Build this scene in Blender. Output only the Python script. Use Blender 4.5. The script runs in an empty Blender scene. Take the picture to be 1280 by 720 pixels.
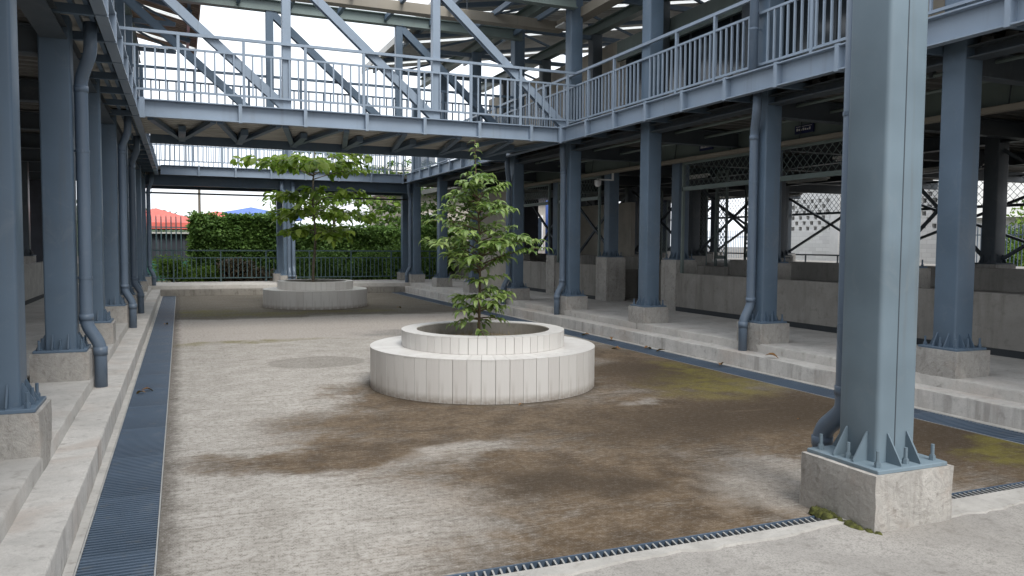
import bpy, math, random
import numpy as np
from mathutils import Vector, Matrix, Euler

random.seed(7)
R = math.radians
SC = bpy.context.scene
COL = SC.collection

# ---------------------------------------------------------------- camera, sky, sun, exposure
CAM_H = 1.6
def make_camera():
    vp1, vp2, c = np.array([225., 302.]), np.array([3000., 321.]), np.array([640., 360.])
    f = math.sqrt(-float(np.dot(vp1 - c, vp2 - c)))
    Y = np.array([vp1[0] - c[0], vp1[1] - c[1], f]); Y /= np.linalg.norm(Y)
    X = np.array([vp2[0] - c[0], vp2[1] - c[1], f]); X -= Y * np.dot(X, Y); X /= np.linalg.norm(X)
    Z = np.cross(X, Y)
    if Z[1] > 0: Z = -Z
    M = np.stack([X, Y, Z])
    right, up, back = M @ [1, 0, 0], M @ [0, -1, 0], M @ [0, 0, -1]
    cam = bpy.data.cameras.new('camera'); cam.sensor_fit = 'HORIZONTAL'; cam.sensor_width = 36
    cam.lens = 36 * f / 1280; cam.clip_start = .05; cam.clip_end = 2000
    o = bpy.data.objects.new('camera', cam); COL.objects.link(o)
    m = Matrix.Identity(4)
    for i in range(3):
        m[i][0], m[i][1], m[i][2] = right[i], up[i], back[i]
    m[2][3] = CAM_H
    o.matrix_world = m
    SC.camera = o
make_camera()

SUN_EL, SUN_AZ = 52.0, 176.0      # azimuth from +Y towards +X: the veiled sun stands behind the camera
def make_world():
    w = bpy.data.worlds.new('World'); SC.world = w; w.use_nodes = True
    nt = w.node_tree; nt.nodes.clear()
    out = nt.nodes.new('ShaderNodeOutputWorld'); bg = nt.nodes.new('ShaderNodeBackground')
    sky = nt.nodes.new('ShaderNodeTexSky'); sky.sky_type = 'NISHITA'; sky.sun_disc = False
    sky.sun_elevation = R(SUN_EL); sky.sun_rotation = R(SUN_AZ); sky.dust_density = 4; sky.air_density = 1.2
    tc = nt.nodes.new('ShaderNodeTexCoord')
    mp = nt.nodes.new('ShaderNodeMapping'); mp.inputs['Scale'].default_value = (1, 1, 3)
    nz = nt.nodes.new('ShaderNodeTexNoise'); nz.inputs['Scale'].default_value = 2.2; nz.inputs['Detail'].default_value = 7
    nt.links.new(tc.outputs['Generated'], mp.inputs[0]); nt.links.new(mp.outputs[0], nz.inputs['Vector'])
    rp = nt.nodes.new('ShaderNodeMapRange'); rp.inputs[1].default_value = .3; rp.inputs[2].default_value = .7
    rp.inputs[3].default_value = .82; rp.inputs[4].default_value = .97
    nt.links.new(nz.outputs['Fac'], rp.inputs[0])
    mx = nt.nodes.new('ShaderNodeMix'); mx.data_type = 'RGBA'
    mx.inputs[7].default_value = (9.4, 9.9, 10.6, 1)          # lit overcast cloud, before the background strength
    nt.links.new(rp.outputs[0], mx.inputs[0]); nt.links.new(sky.outputs[0], mx.inputs[6])
    nt.links.new(mx.outputs[2], bg.inputs[0]); bg.inputs[1].default_value = .105
    nt.links.new(bg.outputs[0], out.inputs[0])
make_world()
def make_sun():
    l = bpy.data.lights.new('sun', 'SUN'); l.energy = 1.7; l.angle = R(26); l.color = (1, .97, .92)
    o = bpy.data.objects.new('sun', l); COL.objects.link(o); o.location = (0, 0, 30)
    el, az = R(SUN_EL), R(SUN_AZ)
    d = Vector((math.sin(az) * math.cos(el), math.cos(az) * math.cos(el), math.sin(el)))
    o.rotation_euler = d.to_track_quat('Z', 'Y').to_euler()
make_sun()
vs = SC.view_settings
vs.view_transform = 'Standard'; vs.look = 'None'; vs.gamma = 1; vs.use_curve_mapping = False
vs.exposure = .70
SC.render.engine = 'CYCLES'
SC.cycles.max_bounces = 8; SC.cycles.diffuse_bounces = 5; SC.cycles.glossy_bounces = 3
SC.cycles.use_denoising = True; SC.cycles.caustics_reflective = False; SC.cycles.caustics_refractive = False

# ---------------------------------------------------------------- materials
class NT:
    def __init__(s, name):
        s.m = bpy.data.materials.new(name); s.m.use_nodes = True
        s.t = s.m.node_tree; s.t.nodes.clear()
        s.out = s.t.nodes.new('ShaderNodeOutputMaterial')
        s.b = s.t.nodes.new('ShaderNodeBsdfPrincipled'); s.link(s.b.outputs[0], s.out.inputs[0])
        s.co = s.t.nodes.new('ShaderNodeTexCoord').outputs['Object']
    def link(s, a, b): s.t.links.new(a, b)
    def set(s, sock, v):
        if isinstance(v, bpy.types.NodeSocket): s.link(v, sock)
        elif isinstance(v, (tuple, list)) and len(v) == 3 and sock.type == 'RGBA': sock.default_value = (*v, 1)
        else: sock.default_value = v
    def mapping(s, scale=(1, 1, 1), rot=(0, 0, 0), loc=(0, 0, 0), v=None):
        n = s.t.nodes.new('ShaderNodeMapping'); s.link(v or s.co, n.inputs[0])
        n.inputs['Scale'].default_value = scale; n.inputs['Rotation'].default_value = rot; n.inputs['Location'].default_value = loc
        return n.outputs[0]
    def noise(s, scale, detail=4, rough=.55, dist=0, v=None, col=False):
        n = s.t.nodes.new('ShaderNodeTexNoise'); s.link(v or s.co, n.inputs['Vector'])
        n.inputs['Scale'].default_value = scale; n.inputs['Detail'].default_value = detail
        n.inputs['Roughness'].default_value = rough; n.inputs['Distortion'].default_value = dist
        return n.outputs['Color' if col else 'Fac']
    def ramp(s, x, a, b, lo=0., hi=1., smooth=True):
        n = s.t.nodes.new('ShaderNodeMapRange'); s.set(n.inputs[0], x)
        n.interpolation_type = 'SMOOTHSTEP' if smooth else 'LINEAR'
        for i, q in enumerate((a, b, lo, hi)): n.inputs[i + 1].default_value = q
        return n.outputs[0]
    def mix(s, f, a, b, mode='MIX'):
        n = s.t.nodes.new('ShaderNodeMix'); n.data_type = 'RGBA'; n.blend_type = mode
        s.set(n.inputs[0], f); s.set(n.inputs[6], a); s.set(n.inputs[7], b); return n.outputs[2]
    def math(s, op, a, b=0.):
        n = s.t.nodes.new('ShaderNodeMath'); n.operation = op; s.set(n.inputs[0], a); s.set(n.inputs[1], b); return n.outputs[0]
    def vmath(s, op, a, b):
        n = s.t.nodes.new('ShaderNodeVectorMath'); n.operation = op; s.set(n.inputs[0], a); s.set(n.inputs[1], b); return n
    def sep(s, v):
        n = s.t.nodes.new('ShaderNodeSeparateXYZ'); s.link(v, n.inputs[0]); return n.outputs
    def rnd(s): return s.t.nodes.new('ShaderNodeObjectInfo').outputs['Random']
    def island(s): return s.t.nodes.new('ShaderNodeNewGeometry').outputs['Random Per Island']
    def bump(s, h, strength=.3, dist=.01):
        n = s.t.nodes.new('ShaderNodeBump'); n.inputs['Strength'].default_value = strength; n.inputs['Distance'].default_value = dist
        s.link(h, n.inputs['Height']); s.link(n.outputs[0], s.b.inputs['Normal'])
    def done(s, col, rough=.6, metal=0., spec=None):
        s.set(s.b.inputs['Base Color'], col); s.set(s.b.inputs['Roughness'], rough); s.set(s.b.inputs['Metallic'], metal)
        if spec is not None: s.b.inputs['Specular IOR Level'].default_value = spec
        return s.m

def m_paint(name, c, rough=.42, var=.12, dirt=.25):
    n = NT(name)
    big = n.noise(1.3, 3); fine = n.noise(14, 4)
    streak = n.noise(9, 4, v=n.mapping((1, 1, .06)))
    col = n.mix(n.ramp(big, .3, .7), tuple(q * (1 - var) for q in c), tuple(q * (1 + var) for q in c))
    col = n.mix(n.math('MULTIPLY', n.ramp(streak, .56, .74), dirt), col, (.13, .13, .12))
    col = n.mix(n.math('MULTIPLY', n.rnd(), .14), col, tuple(q * .8 for q in c))
    chip = n.math('MULTIPLY', n.ramp(n.noise(30, 5, .7), .70, .74), n.ramp(n.noise(2.5, 3), .52, .62))
    col = n.mix(n.math('MULTIPLY', chip, .65), col, (.11, .062, .035))
    dust = n.noise(4.5, 6, .7, .6); col = n.mix(n.math('MULTIPLY', n.ramp(dust, .52, .72), .09), col, (.40, .40, .38))
    n.bump(n.math('ADD', fine, n.math('MULTIPLY', big, 2.)), .09, .004)
    return n.done(col, n.ramp(big, .3, .7, rough - .08, rough + .12), 0, .4)

def m_concrete(name, c, scale=1., stain=(.16, .14, .11), amt=.35, bump=.35, streaks=.3, speck=.2, warm=0., bd=.006):
    n = NT(name)
    v = n.mapping((scale,) * 3)
    a = n.noise(2.1, 6, .6, .4, v=v); b = n.noise(11, 5, .6, v=v); g = n.noise(120, 2, v=v)
    st = n.noise(7, 6, .65, v=n.mapping((scale, scale, scale * .10)))
    col = n.mix(n.ramp(a, .32, .68), tuple(q * .86 for q in c), tuple(min(1, q * 1.1) for q in c))
    col = n.mix(n.math('MULTIPLY', n.ramp(b, .53, .75), amt), col, stain)
    nz = n.math('ABSOLUTE', n.sep(n.t.nodes.new('ShaderNodeNewGeometry').outputs['Normal'])[2])
    col = n.mix(n.math('MULTIPLY', n.math('MULTIPLY', n.ramp(st, .48, .70), streaks), n.ramp(nz, .8, .3)), col, stain)
    gm = n.noise(38, 4, .75, v=v); col = n.mix(n.math('MULTIPLY', n.ramp(gm, .52, .66), speck), col, tuple(q * .55 for q in c))
    col = n.mix(n.math('MULTIPLY', n.ramp(g, .45, .7), speck), col, tuple(q * .6 for q in c))
    col = n.mix(n.math('MULTIPLY', n.rnd(), .12), col, tuple(q * .75 for q in c))
    h = n.math('ADD', n.math('MULTIPLY', b, .7), n.math('MULTIPLY', g, .35))
    if warm:
        col = n.mix(n.math('MULTIPLY', n.ramp(n.noise(1.1, 5, .6, 1.), .48, .66), warm), col, (.40, .33, .28))
        tr = n.noise(5, 3, .5, 2.5, v=v); col = n.mix(n.math('MULTIPLY', n.ramp(tr, .50, .60), warm * .6), col, tuple(q * .72 for q in c)); h = n.math('ADD', h, tr)
    n.bump(h, bump, bd)
    return n.done(col, .85, 0, .25)

def m_floor():
    n = NT('weathered_concrete_floor')
    P = n.co
    warp = n.vmath('ADD', P, n.vmath('MULTIPLY', n.vmath('SUBTRACT', n.noise(.8, 5, .6, col=True), (.5, .5, .5)).outputs[0], (1.7, 1.7, 0)).outputs[0]).outputs[0]
    warp = n.vmath('ADD', warp, n.vmath('MULTIPLY', n.vmath('SUBTRACT', n.noise(6, 4, .65, col=True), (.5, .5, .5)).outputs[0], (.45, .3, 0)).outputs[0]).outputs[0]
    def blob(cx, cy, rx, ry, rot=0, a=1.25, b=.55, w=warp):
        m = n.mapping((1, 1, 0), (0, 0, 0), (-cx, -cy, 0), w)
        m = n.mapping((1 / rx, 1 / ry, 0), (0, 0, R(rot)), (0, 0, 0), m) if not rot else n.mapping((1 / rx, 1 / ry, 0), (0, 0, 0), (0, 0, 0), n.mapping((1, 1, 1), (0, 0, R(-rot)), (0, 0, 0), m))
        l = n.vmath('LENGTH', m, (0, 0, 0)).outputs['Value']
        return n.ramp(l, a, b)
    def union(L):
        x = L[0]
        for y in L[1:]: x = n.math('MAXIMUM', x, y)
        return x
    # broomed texture: fine streaks that run across the yard
    wob = n.vmath('ADD', P, n.vmath('MULTIPLY', n.vmath('SUBTRACT', n.noise(1.6, 3, col=True), (.5, .5, .5)).outputs[0], (.3, .16, 0)).outputs[0]).outputs[0]
    broom = n.noise(2.6, 8, .72, .4, v=n.mapping((.6, 7.5, 1), (0, 0, R(7)), v=wob))
    broom2 = n.noise(2.6, 6, .75, .2, v=n.mapping((2.6, 26, 1), (0, 0, R(7)), v=wob))
    mid = n.noise(3.2, 8, .68, .3); fine = n.noise(24, 6, .75); grit = n.noise(95, 4, .8)
    speck = n.math('ADD', n.math('MULTIPLY', fine, .5), n.math('MULTIPLY', grit, .5))
    col = n.mix(n.ramp(mid, .3, .7), (.325, .303, .272), (.445, .42, .385))
    col = n.mix(n.math('MULTIPLY', n.ramp(broom, .52, .68), .55), col, (.15, .13, .105))
    col = n.mix(n.math('MULTIPLY', n.ramp(broom2, .54, .70), .50), col, (.14, .122, .10))
    col = n.mix(n.math('MULTIPLY', n.ramp(broom2, .47, .33), .35), col, (.50, .48, .45))
    # smoother pale strip across the yard
    y = n.sep(warp)[1]
    band = n.math('MULTIPLY', n.ramp(y, 12.9, 13.7), n.ramp(y, 17.5, 17.0))
    col = n.mix(n.math('MULTIPLY', band, .75), col, (.41, .375, .345))
    # brown damp film, broken up by the grain
    S = dict(a=1.45, b=.15)
    brown = union([blob(4.7, 6.1, 2.9, 1.7, 0, **S), blob(5.4, 8.9, 1.7, 2.9, 0, **S), blob(5.6, 4.7, 1.8, 1.5, 0, **S), blob(2.4, 4.9, 1.35, 1.1, 0, **S), blob(2.4, 6.7, 1.7, 1.0, 0, **S),
                   blob(1.2, 6.0, 1.2, .42, 0, **S), blob(1.95, 7.9, .7, 1.1, 0, **S), blob(3.1, 4.45, 1.0, .8, 0, **S), blob(2.7, 3.8, 1.8, .5, 0, **S)])
    lightp = union([blob(2.05, 5.75, .50, .30, 0, 1.3, .4), blob(3.55, 4.2, .65, .75, 0, 1.3, .4), blob(4.95, 9.5, .6, .5, 0, 1.3, .4), blob(4.3, 6.9, .5, .14, 10, 1.3, .4), blob(1.1, 4.6, .9, .8, 0, 1.3, .4)])
    brk = n.math('ADD', n.math('MULTIPLY', broom, .30), n.math('ADD', n.math('MULTIPLY', mid, .35), n.math('MULTIPLY', broom2, .35)))
    film = n.math('ADD', brown, n.math('MULTIPLY', n.math('SUBTRACT', brk, .5), 2.2))
    film = n.math('MULTIPLY', n.math('MULTIPLY', n.ramp(film, -.22, .82), n.ramp(brown, .0, .35)), n.math('SUBTRACT', 1., n.math('MULTIPLY', lightp, .55)))
    bcol = n.mix(n.ramp(mid, .35, .65), (.060, .038, .019), (.125, .085, .048))
    col = n.mix(n.math('MULTIPLY', film, n.ramp(n.math('ADD', n.math('MULTIPLY', speck, .6), n.math('MULTIPLY', broom2, .4)), .40, .56, .80, 1.0)), col, bcol)
    dark = union([blob(5.1, 6.0, 1.8, 1.0, 0, 1.4, .1), blob(5.9, 4.6, 1.2, 1.0, 0, 1.4, .1), blob(2.35, 4.75, .5, .4, 0, 1.4, .1), blob(5.4, 8.2, 1.0, 1.4, 0, 1.4, .1)])
    col = n.mix(n.math('MULTIPLY', n.math('MULTIPLY', dark, n.ramp(mid, .3, .6, .5, 1.)), .82), col, (.036, .025, .015))
    # far third: damp and dark
    farz = n.ramp(y, 17.2, 17.7)
    fcol = n.mix(n.ramp(broom, .42, .6), (.075, .06, .04), (.155, .138, .108))
    col = n.mix(n.math('MULTIPLY', farz, .93), col, fcol)
    # green algae
    green = union([blob(5.75, 7.35, 1.0, .8, 0, 1.3, .1), blob(3.6, 18.6, 1.4, .4, 0, 1.3, .2), blob(1.5, 18.3, 2.2, .55, 0, 1.3, .3), blob(.6, 19.2, 1.0, .8, 0, 1.3, .3), blob(.9, 13.2, 1.3, .3, 0, 1.3, .2), blob(5.9, 4.1, .5, .35), blob(6.0, 8.4, .35, .8, 0, 1.3, .3)])
    col = n.mix(n.math('MULTIPLY', n.math('MULTIPLY', green, n.ramp(mid, .3, .6)), .78), col, (.155, .135, .025))
    # scattered dark scuffs and an old round patch
    sc = n.noise(1.5, 7, .68, .6, v=n.mapping((.8, 2.8, 1), (0, 0, R(8))))
    col = n.mix(n.math('MULTIPLY', n.ramp(sc, .60, .70), .5), col, (.12, .09, .06))
    l = n.vmath('LENGTH', n.mapping((1 / .62, 1 / .52, 0), (0, 0, 0), (-1.75 / .62, -10.8 / .52, 0), n.vmath('ADD', P, n.vmath('MULTIPLY', n.noise(3, 3, col=True), (.16, .16, 0)).outputs[0]).outputs[0]), (0, 0, 0)).outputs['Value']
    col = n.mix(n.math('MULTIPLY', n.ramp(l, 1.06, .98), .5), col, (.17, .155, .135))
    col = n.mix(n.math('MULTIPLY', blob(3.7, 13.6, .9, .45), .6), col, (.15, .15, .145))
    # dirt gathered along the grate edges and the planters
    x = n.sep(P)[0]; jit = n.math('MULTIPLY', n.math('SUBTRACT', n.noise(5, 5, .7), .5), .22)
    col = n.mix(n.math('MULTIPLY', n.ramp(n.math('ADD', x, jit), .03, -.12), .7), col, (.06, .05, .04))
    for cx, cy in ((3.2, 8.48), (3.15, 20.35)):
        d = n.vmath('LENGTH', n.mapping((1, 1, 0), (0, 0, 0), (-cx, -cy, 0)), (0, 0, 0)).outputs['Value']
        col = n.mix(n.math('MULTIPLY', n.ramp(n.math('ADD', d, jit), 1.40, 1.27), .6), col, (.055, .042, .03))
    col = n.mix(n.math('MULTIPLY', n.ramp(speck, .50, .59), n.ramp(film, 0., 1., .62, .35)), col, (.075, .062, .048))
    col = n.mix(n.math('MULTIPLY', n.math('MULTIPLY', n.ramp(speck, .485, .41), .40), n.math('SUBTRACT', 1., n.math('MULTIPLY', film, .78))), col, (.52, .50, .47))
    h = n.math('ADD', n.math('MULTIPLY', broom2, .8), n.math('MULTIPLY', speck, 1.0))
    n.bump(h, .30, .006)
    return n.done(col, n.ramp(film, 0, 1, .9, .8), 0, .22)

def m_leaf(name, lo, hi, trans=.35, rough=.55, spec=.25):
    n = NT(name)
    r = n.math('FRACT', n.math('ADD', n.island(), n.rnd()))
    col = n.mix(r, lo, hi)
    n.done(col, rough, 0, spec)
    tr = n.t.nodes.new('ShaderNodeBsdfTranslucent'); n.link(n.mix(.45, col, (.17, .29, .035)), tr.inputs[0])
    ms = n.t.nodes.new('ShaderNodeMixShader'); ms.inputs[0].default_value = trans
    n.link(n.b.outputs[0], ms.inputs[1]); n.link(tr.outputs[0], ms.inputs[2]); n.link(ms.outputs[0], n.out.inputs[0])
    return n.m

def m_plain(name, c, rough=.6, var=.15, scale=6, metal=0.):
    n = NT(name); a = n.noise(scale, 5)
    col = n.mix(n.ramp(a, .3, .7), tuple(q * (1 - var) for q in c), tuple(q * (1 + var) for q in c))
    n.bump(n.noise(scale * 6, 3), .1, .003)
    return n.done(col, rough, metal)

def m_tile():
    n = NT('white_ceramic_tile'); a = n.noise(3, 4); st = n.noise(16, 4, v=n.mapping((1, 1, .12)))
    r = n.rnd()
    col = n.mix(r, (.60, .58, .555), (.66, .645, .62))
    col = n.mix(n.math('MULTIPLY', n.ramp(st, .52, .76), .32), col, (.34, .31, .27))
    z = n.sep(n.co)[2]
    low = n.math('MULTIPLY', n.ramp(z, .11, 0.), n.ramp(n.noise(7, 5, .7), .32, .62))
    col = n.mix(n.math('MULTIPLY', low, .75), col, (.20, .16, .12))
    return n.done(col, n.ramp(a, .3, .7, .3, .5), 0, .4)

def m_skylight():
    n = NT('translucent_roof_sheet'); n.done((.8, .8, .78), .5)
    tr = n.t.nodes.new('ShaderNodeBsdfTranslucent'); tr.inputs[0].default_value = (.85, .86, .84, 1)
    ms = n.t.nodes.new('ShaderNodeMixShader'); ms.inputs[0].default_value = .75
    n.link(n.b.outputs[0], ms.inputs[1]); n.link(tr.outputs[0], ms.inputs[2]); n.link(ms.outputs[0], n.out.inputs[0])
    return n.m

def m_brick(name, c, mortar, w=.4, h=.2):
    n = NT(name)
    t = n.t.nodes.new('ShaderNodeTexBrick')
    sx = n.sep(n.co); cb = n.t.nodes.new('ShaderNodeCombineXYZ')
    n.link(n.math('ADD', sx[0], sx[1]), cb.inputs[0]); n.link(sx[2], cb.inputs[1]); n.link(cb.outputs[0], t.inputs['Vector'])
    t.inputs['Scale'].default_value = 1; t.inputs['Brick Width'].default_value = w; t.inputs['Row Height'].default_value = h
    t.inputs['Mortar Size'].default_value = .008
    t.inputs['Color1'].default_value = (*c, 1); t.inputs['Color2'].default_value = (*(q * .85 for q in c), 1); t.inputs['Mortar'].default_value = (*mortar, 1)
    n.bump(t.outputs['Fac'], -.4, .01)
    return n.done(t.outputs['Color'], .85)

M = dict(
    floor=m_floor(),
    stepd=m_concrete('damp_step_concrete', (.24, .225, .20), 1, (.07, .06, .05), .7, .5, .7),
    step=m_concrete('step_concrete', (.52, .50, .47), 1, (.17, .155, .14), .6, .4, .6, .3, .45, .008),
    pave=m_concrete('pavement_concrete', (.49, .47, .44), 1, (.2, .18, .15), .5, .3, .1, .25, .25),
    near=m_concrete('near_slab_concrete', (.35, .333, .31), 1, (.13, .115, .10), .6, .7, .1, .75),
    ped=m_concrete('pedestal_concrete', (.45, .43, .40), 1.7, (.17, .155, .135), .65, .8, .35, .35, .5, .014),
    wall=m_concrete('wall_concrete', (.30, .285, .262), .8, (.15, .14, .125), .5, .5, .5),
    cement=m_concrete('pale_cement', (.42, .405, .38), 2, (.2, .18, .15), .5, .5, .1),
    beige=m_concrete('beige_plaster', (.50, .46, .40), .6, (.3, .27, .22), .3, .2, .3),
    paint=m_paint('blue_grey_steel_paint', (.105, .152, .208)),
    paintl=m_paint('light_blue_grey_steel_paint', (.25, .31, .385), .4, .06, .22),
    paintn=m_paint('grey_blue_column_paint', (.165, .22, .26), .45, .18, .4),
    paintg=m_paint('green_grey_steel_paint', (.17, .215, .205)),
    paintd=m_paint('dark_and_shaded_steel_paint', (.07, .085, .10)),  # for dark parts, and for gallery beams with shade put into the colour
    pipe=m_paint('downpipe_paint', (.135, .18, .24), .35, .06, .15),
    fence=m_paint('green_blue_fence_paint', (.075, .125, .135)),
    grate=m_paint('grate_paint', (.075, .108, .155), .45, .2, .45),
    gratel=m_plain('bare_grate_steel', (.35, .35, .34), .5),
    cream=m_paint('cream_tray_paint', (.29, .262, .215), .6, .08, .35),
    tile=m_tile(),
    grout=m_plain('tile_grout', (.12, .10, .085), .9),
    soil=m_plain('dry_soil', (.24, .19, .135), .95, .35, 20),
    pit=m_plain('drain_channel_concrete', (.035, .035, .035), .9),
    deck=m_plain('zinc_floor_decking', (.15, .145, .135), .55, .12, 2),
    bdeck=m_plain('pale_bounce_lit_decking', (.44, .43, .39), .55, .12, 2),  # paler zinc; bounced ground light on the left soffit put into the colour
    roof=m_plain('zinc_roof_sheet', (.48, .47, .44), .5, .15, 1.5),
    roofb=m_plain('rusty_roof_sheet', (.26, .19, .15), .7, .3, 2.5),
    sky=m_skylight(),
    bark=m_plain('brown_bark', (.12, .085, .055), .9, .3, 30),
    barkg=m_plain('grey_bark', (.13, .11, .085), .9, .3, 30),
    leaf=m_leaf('green_drooping_leaf', (.085, .17, .04), (.40, .52, .18), .45, .36, .5),
    leafy=m_leaf('yellow_green_broad_leaf', (.09, .17, .02), (.30, .40, .07), .55, .42, .4),
    leafd=m_leaf('dark_hedge_leaf', (.045, .10, .025), (.18, .30, .075), .3),
    leafm=m_leaf('mid_green_leaf', (.035, .085, .018), (.12, .20, .04), .3),
    leafb=m_leaf('bright_bush_leaf', (.07, .14, .02), (.20, .30, .05), .35),
    leafh=m_leaf('hazed_tree_leaf', (.09, .12, .085), (.17, .20, .15), .2),  # muted grey-green: distance haze put into the leaf colour
    straw=m_leaf('dry_grass', (.20, .15, .07), (.34, .27, .13), .2),
    brush=m_leaf('dead_brush', (.06, .045, .03), (.16, .12, .075), .1),
    dead=m_leaf('dry_fallen_leaf', (.16, .075, .025), (.28, .15, .06), .1),
    moss=m_plain('green_moss', (.07, .075, .018), .98, .55, 40),
    red=m_plain('red_tarpaulin', (.55, .11, .085), .65, .25, 1.2),
    blue=m_plain('blue_tarpaulin', (.07, .14, .42), .6, .12, 2),
    navy=m_plain('navy_sign_plate', (.012, .02, .09), .4, .05),
    white=m_plain('white_paint', (.75, .75, .74), .6, .05, 3),
    greenw=m_plain('green_sheet_wall', (.03, .14, .10), .6, .15, 3),
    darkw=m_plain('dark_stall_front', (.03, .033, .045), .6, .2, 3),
    glass=m_plain('dark_shop_glass', (.03, .04, .05), .12, .1, 1),
    brickw=m_brick('white_painted_brick', (.80, .80, .79), (.62, .62, .61), .42, .17),
    brickb=m_brick('beige_block', (.36, .32, .26), (.22, .2, .17), .4, .2),
    asphalt=m_plain('outer_ground_earth', (.16, .14, .115), .95, .25, 1),
    gardens=m_plain('garden_earth', (.07, .065, .035), .95, .35, 4),
    hill=m_plain('hill_green', (.07, .10, .05), .95, .4, .25),
    screen=m_plain('blue_poster', (.02, .18, .55), .5, .1),
    rubber=m_plain('black_skirting_paint', (.025, .03, .035), .6, .1),
)

# ---------------------------------------------------------------- mesh helpers
class MB:
    def __init__(s): s.v = []; s.f = []
    def add(s, vs, fs):
        o = len(s.v); s.v += [tuple(p) for p in vs]; s.f += [tuple(i + o for i in f) for f in fs]; return s
    def box(s, x0, x1, y0, y1, z0, z1):
        return s.add([(x0, y0, z0), (x1, y0, z0), (x1, y1, z0), (x0, y1, z0), (x0, y0, z1), (x1, y0, z1), (x1, y1, z1), (x0, y1, z1)],
                     [(0, 3, 2, 1), (4, 5, 6, 7), (0, 1, 5, 4), (1, 2, 6, 5), (2, 3, 7, 6), (3, 0, 4, 7)])
    def bevbox(s, x0, x1, y0, y1, z0, z1, b=.01):
        # box with chamfered vertical and top edges
        def ring(i, z): return [(x0 + i + b, y0 + i, z), (x1 - i - b, y0 + i, z), (x1 - i, y0 + i + b, z), (x1 - i, y1 - i - b, z), (x1 - i - b, y1 - i, z), (x0 + i + b, y1 - i, z), (x0 + i, y1 - i - b, z), (x0 + i, y0 + i + b, z)]
        vs = ring(0, z0) + ring(0, z1 - b) + ring(b, z1)
        fs = [tuple(reversed(range(8))), tuple(range(16, 24))]
        for k in (0, 8):
            for i in range(8): fs.append((k + i, k + (i + 1) % 8, k + 8 + (i + 1) % 8, k + 8 + i))
        return s.add(vs, fs)
    def bar(s, a, b, w, h, up=(0, 0, 1)):
        a, b = Vector(a), Vector(b); d = (b - a).normalized(); u = Vector(up)
        if abs(d.dot(u)) > .98: u = Vector((0, 1, 0))
        x = d.cross(u).normalized() * (w / 2); z = x.cross(d).normalized() * (h / 2)
        vs = [a - x - z, a + x - z, a + x + z, a - x + z, b - x - z, b + x - z, b + x + z, b - x + z]
        return s.add(vs, [(0, 1, 2, 3), (7, 6, 5, 4), (0, 4, 5, 1), (1, 5, 6, 2), (2, 6, 7, 3), (3, 7, 4, 0)])
    def hbar(s, a, b, w, h, t=.012, up=(0, 0, 1)):
        # rolled I section, flanges of width w, depth h along up
        a, b = Vector(a), Vector(b); d = (b - a).normalized(); u = Vector(up)
        if abs(d.dot(u)) > .98: u = Vector((0, 1, 0))
        x = d.cross(u).normalized(); z = x.cross(d).normalized()
        for k in (-1, 1):
            o = z * (k * (h - t) / 2); s.bar(a + o, b + o, w, t, tuple(z))
        s.bar(a, b, t, h - 2 * t, tuple(z)); return s
    def tube(s, pts, r, n=10, cap=True):
        pts = [Vector(p) for p in pts]; m = len(pts); rr = r if isinstance(r, (list, tuple)) else [r] * m
        base = len(s.v); prev = None; vs = []
        for i, p in enumerate(pts):
            d = (pts[min(i + 1, m - 1)] - pts[max(i - 1, 0)]).normalized()
            if prev is None:
                q = Vector((0, 0, 1)) if abs(d.z) < .9 else Vector((1, 0, 0)); x = d.cross(q).normalized()
            else: x = (prev - d * prev.dot(d)).normalized()
            prev = x; yv = d.cross(x)
            vs += [p + (x * math.cos(2 * math.pi * k / n) + yv * math.sin(2 * math.pi * k / n)) * rr[i] for k in range(n)]
        fs = [(i * n + k, i * n + (k + 1) % n, (i + 1) * n + (k + 1) % n, (i + 1) * n + k) for i in range(m - 1) for k in range(n)]
        if cap: fs += [tuple(reversed(range(n))), tuple(range((m - 1) * n, m * n))]
        return s.add(vs, fs)
    def prism(s, poly, z0, z1):
        n = len(poly)
        vs = [(x, y, z0) for x, y in poly] + [(x, y, z1) for x, y in poly]
        return s.add(vs, [tuple(reversed(range(n))), tuple(range(n, 2 * n))] + [(i, (i + 1) % n, n + (i + 1) % n, n + i) for i in range(n)])
    def cyl(s, cx, cy, r, z0, z1, n=32): return s.prism([(cx + r * math.cos(2 * math.pi * k / n), cy + r * math.sin(2 * math.pi * k / n)) for k in range(n)], z0, z1)
    def mesh(s, name, mat, smooth=False):
        me = bpy.data.meshes.new(name); me.from_pydata([tuple(p) for p in s.v], [], s.f)
        if mat: me.materials.append(mat)
        if smooth: me.polygons.foreach_set('use_smooth', [True] * len(me.polygons))
        me.update(); return me
    def build(s, name, mat, parent=None, smooth=False, loc=(0, 0, 0), **tags):
        return obj(name, s.mesh(name, mat, smooth), parent, loc, **tags)

def obj(name, me, parent=None, loc=(0, 0, 0), rz=0., scale=None, rot=None, **tags):
    o = bpy.data.objects.new(name, me); COL.objects.link(o)
    o.location = loc
    if rot is not None: o.rotation_euler = rot
    elif rz: o.rotation_euler = (0, 0, rz)
    if scale is not None: o.scale = scale if isinstance(scale, tuple) else (scale,) * 3
    if parent is not None: o.parent = parent
    for k, v in tags.items():
        if v: o[k] = v
    return o
def thing(name, label, category, loc=(0, 0, 0), rz=0., group=None):
    return obj(name, None, None, loc, rz, label=label, category=category, group=group, kind='thing')
def struct(name, mb, mat): return mb.build(name, mat, kind='structure')

ORD = ['first', 'second', 'third', 'fourth', 'fifth', 'sixth', 'seventh', 'eighth', 'ninth']

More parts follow.
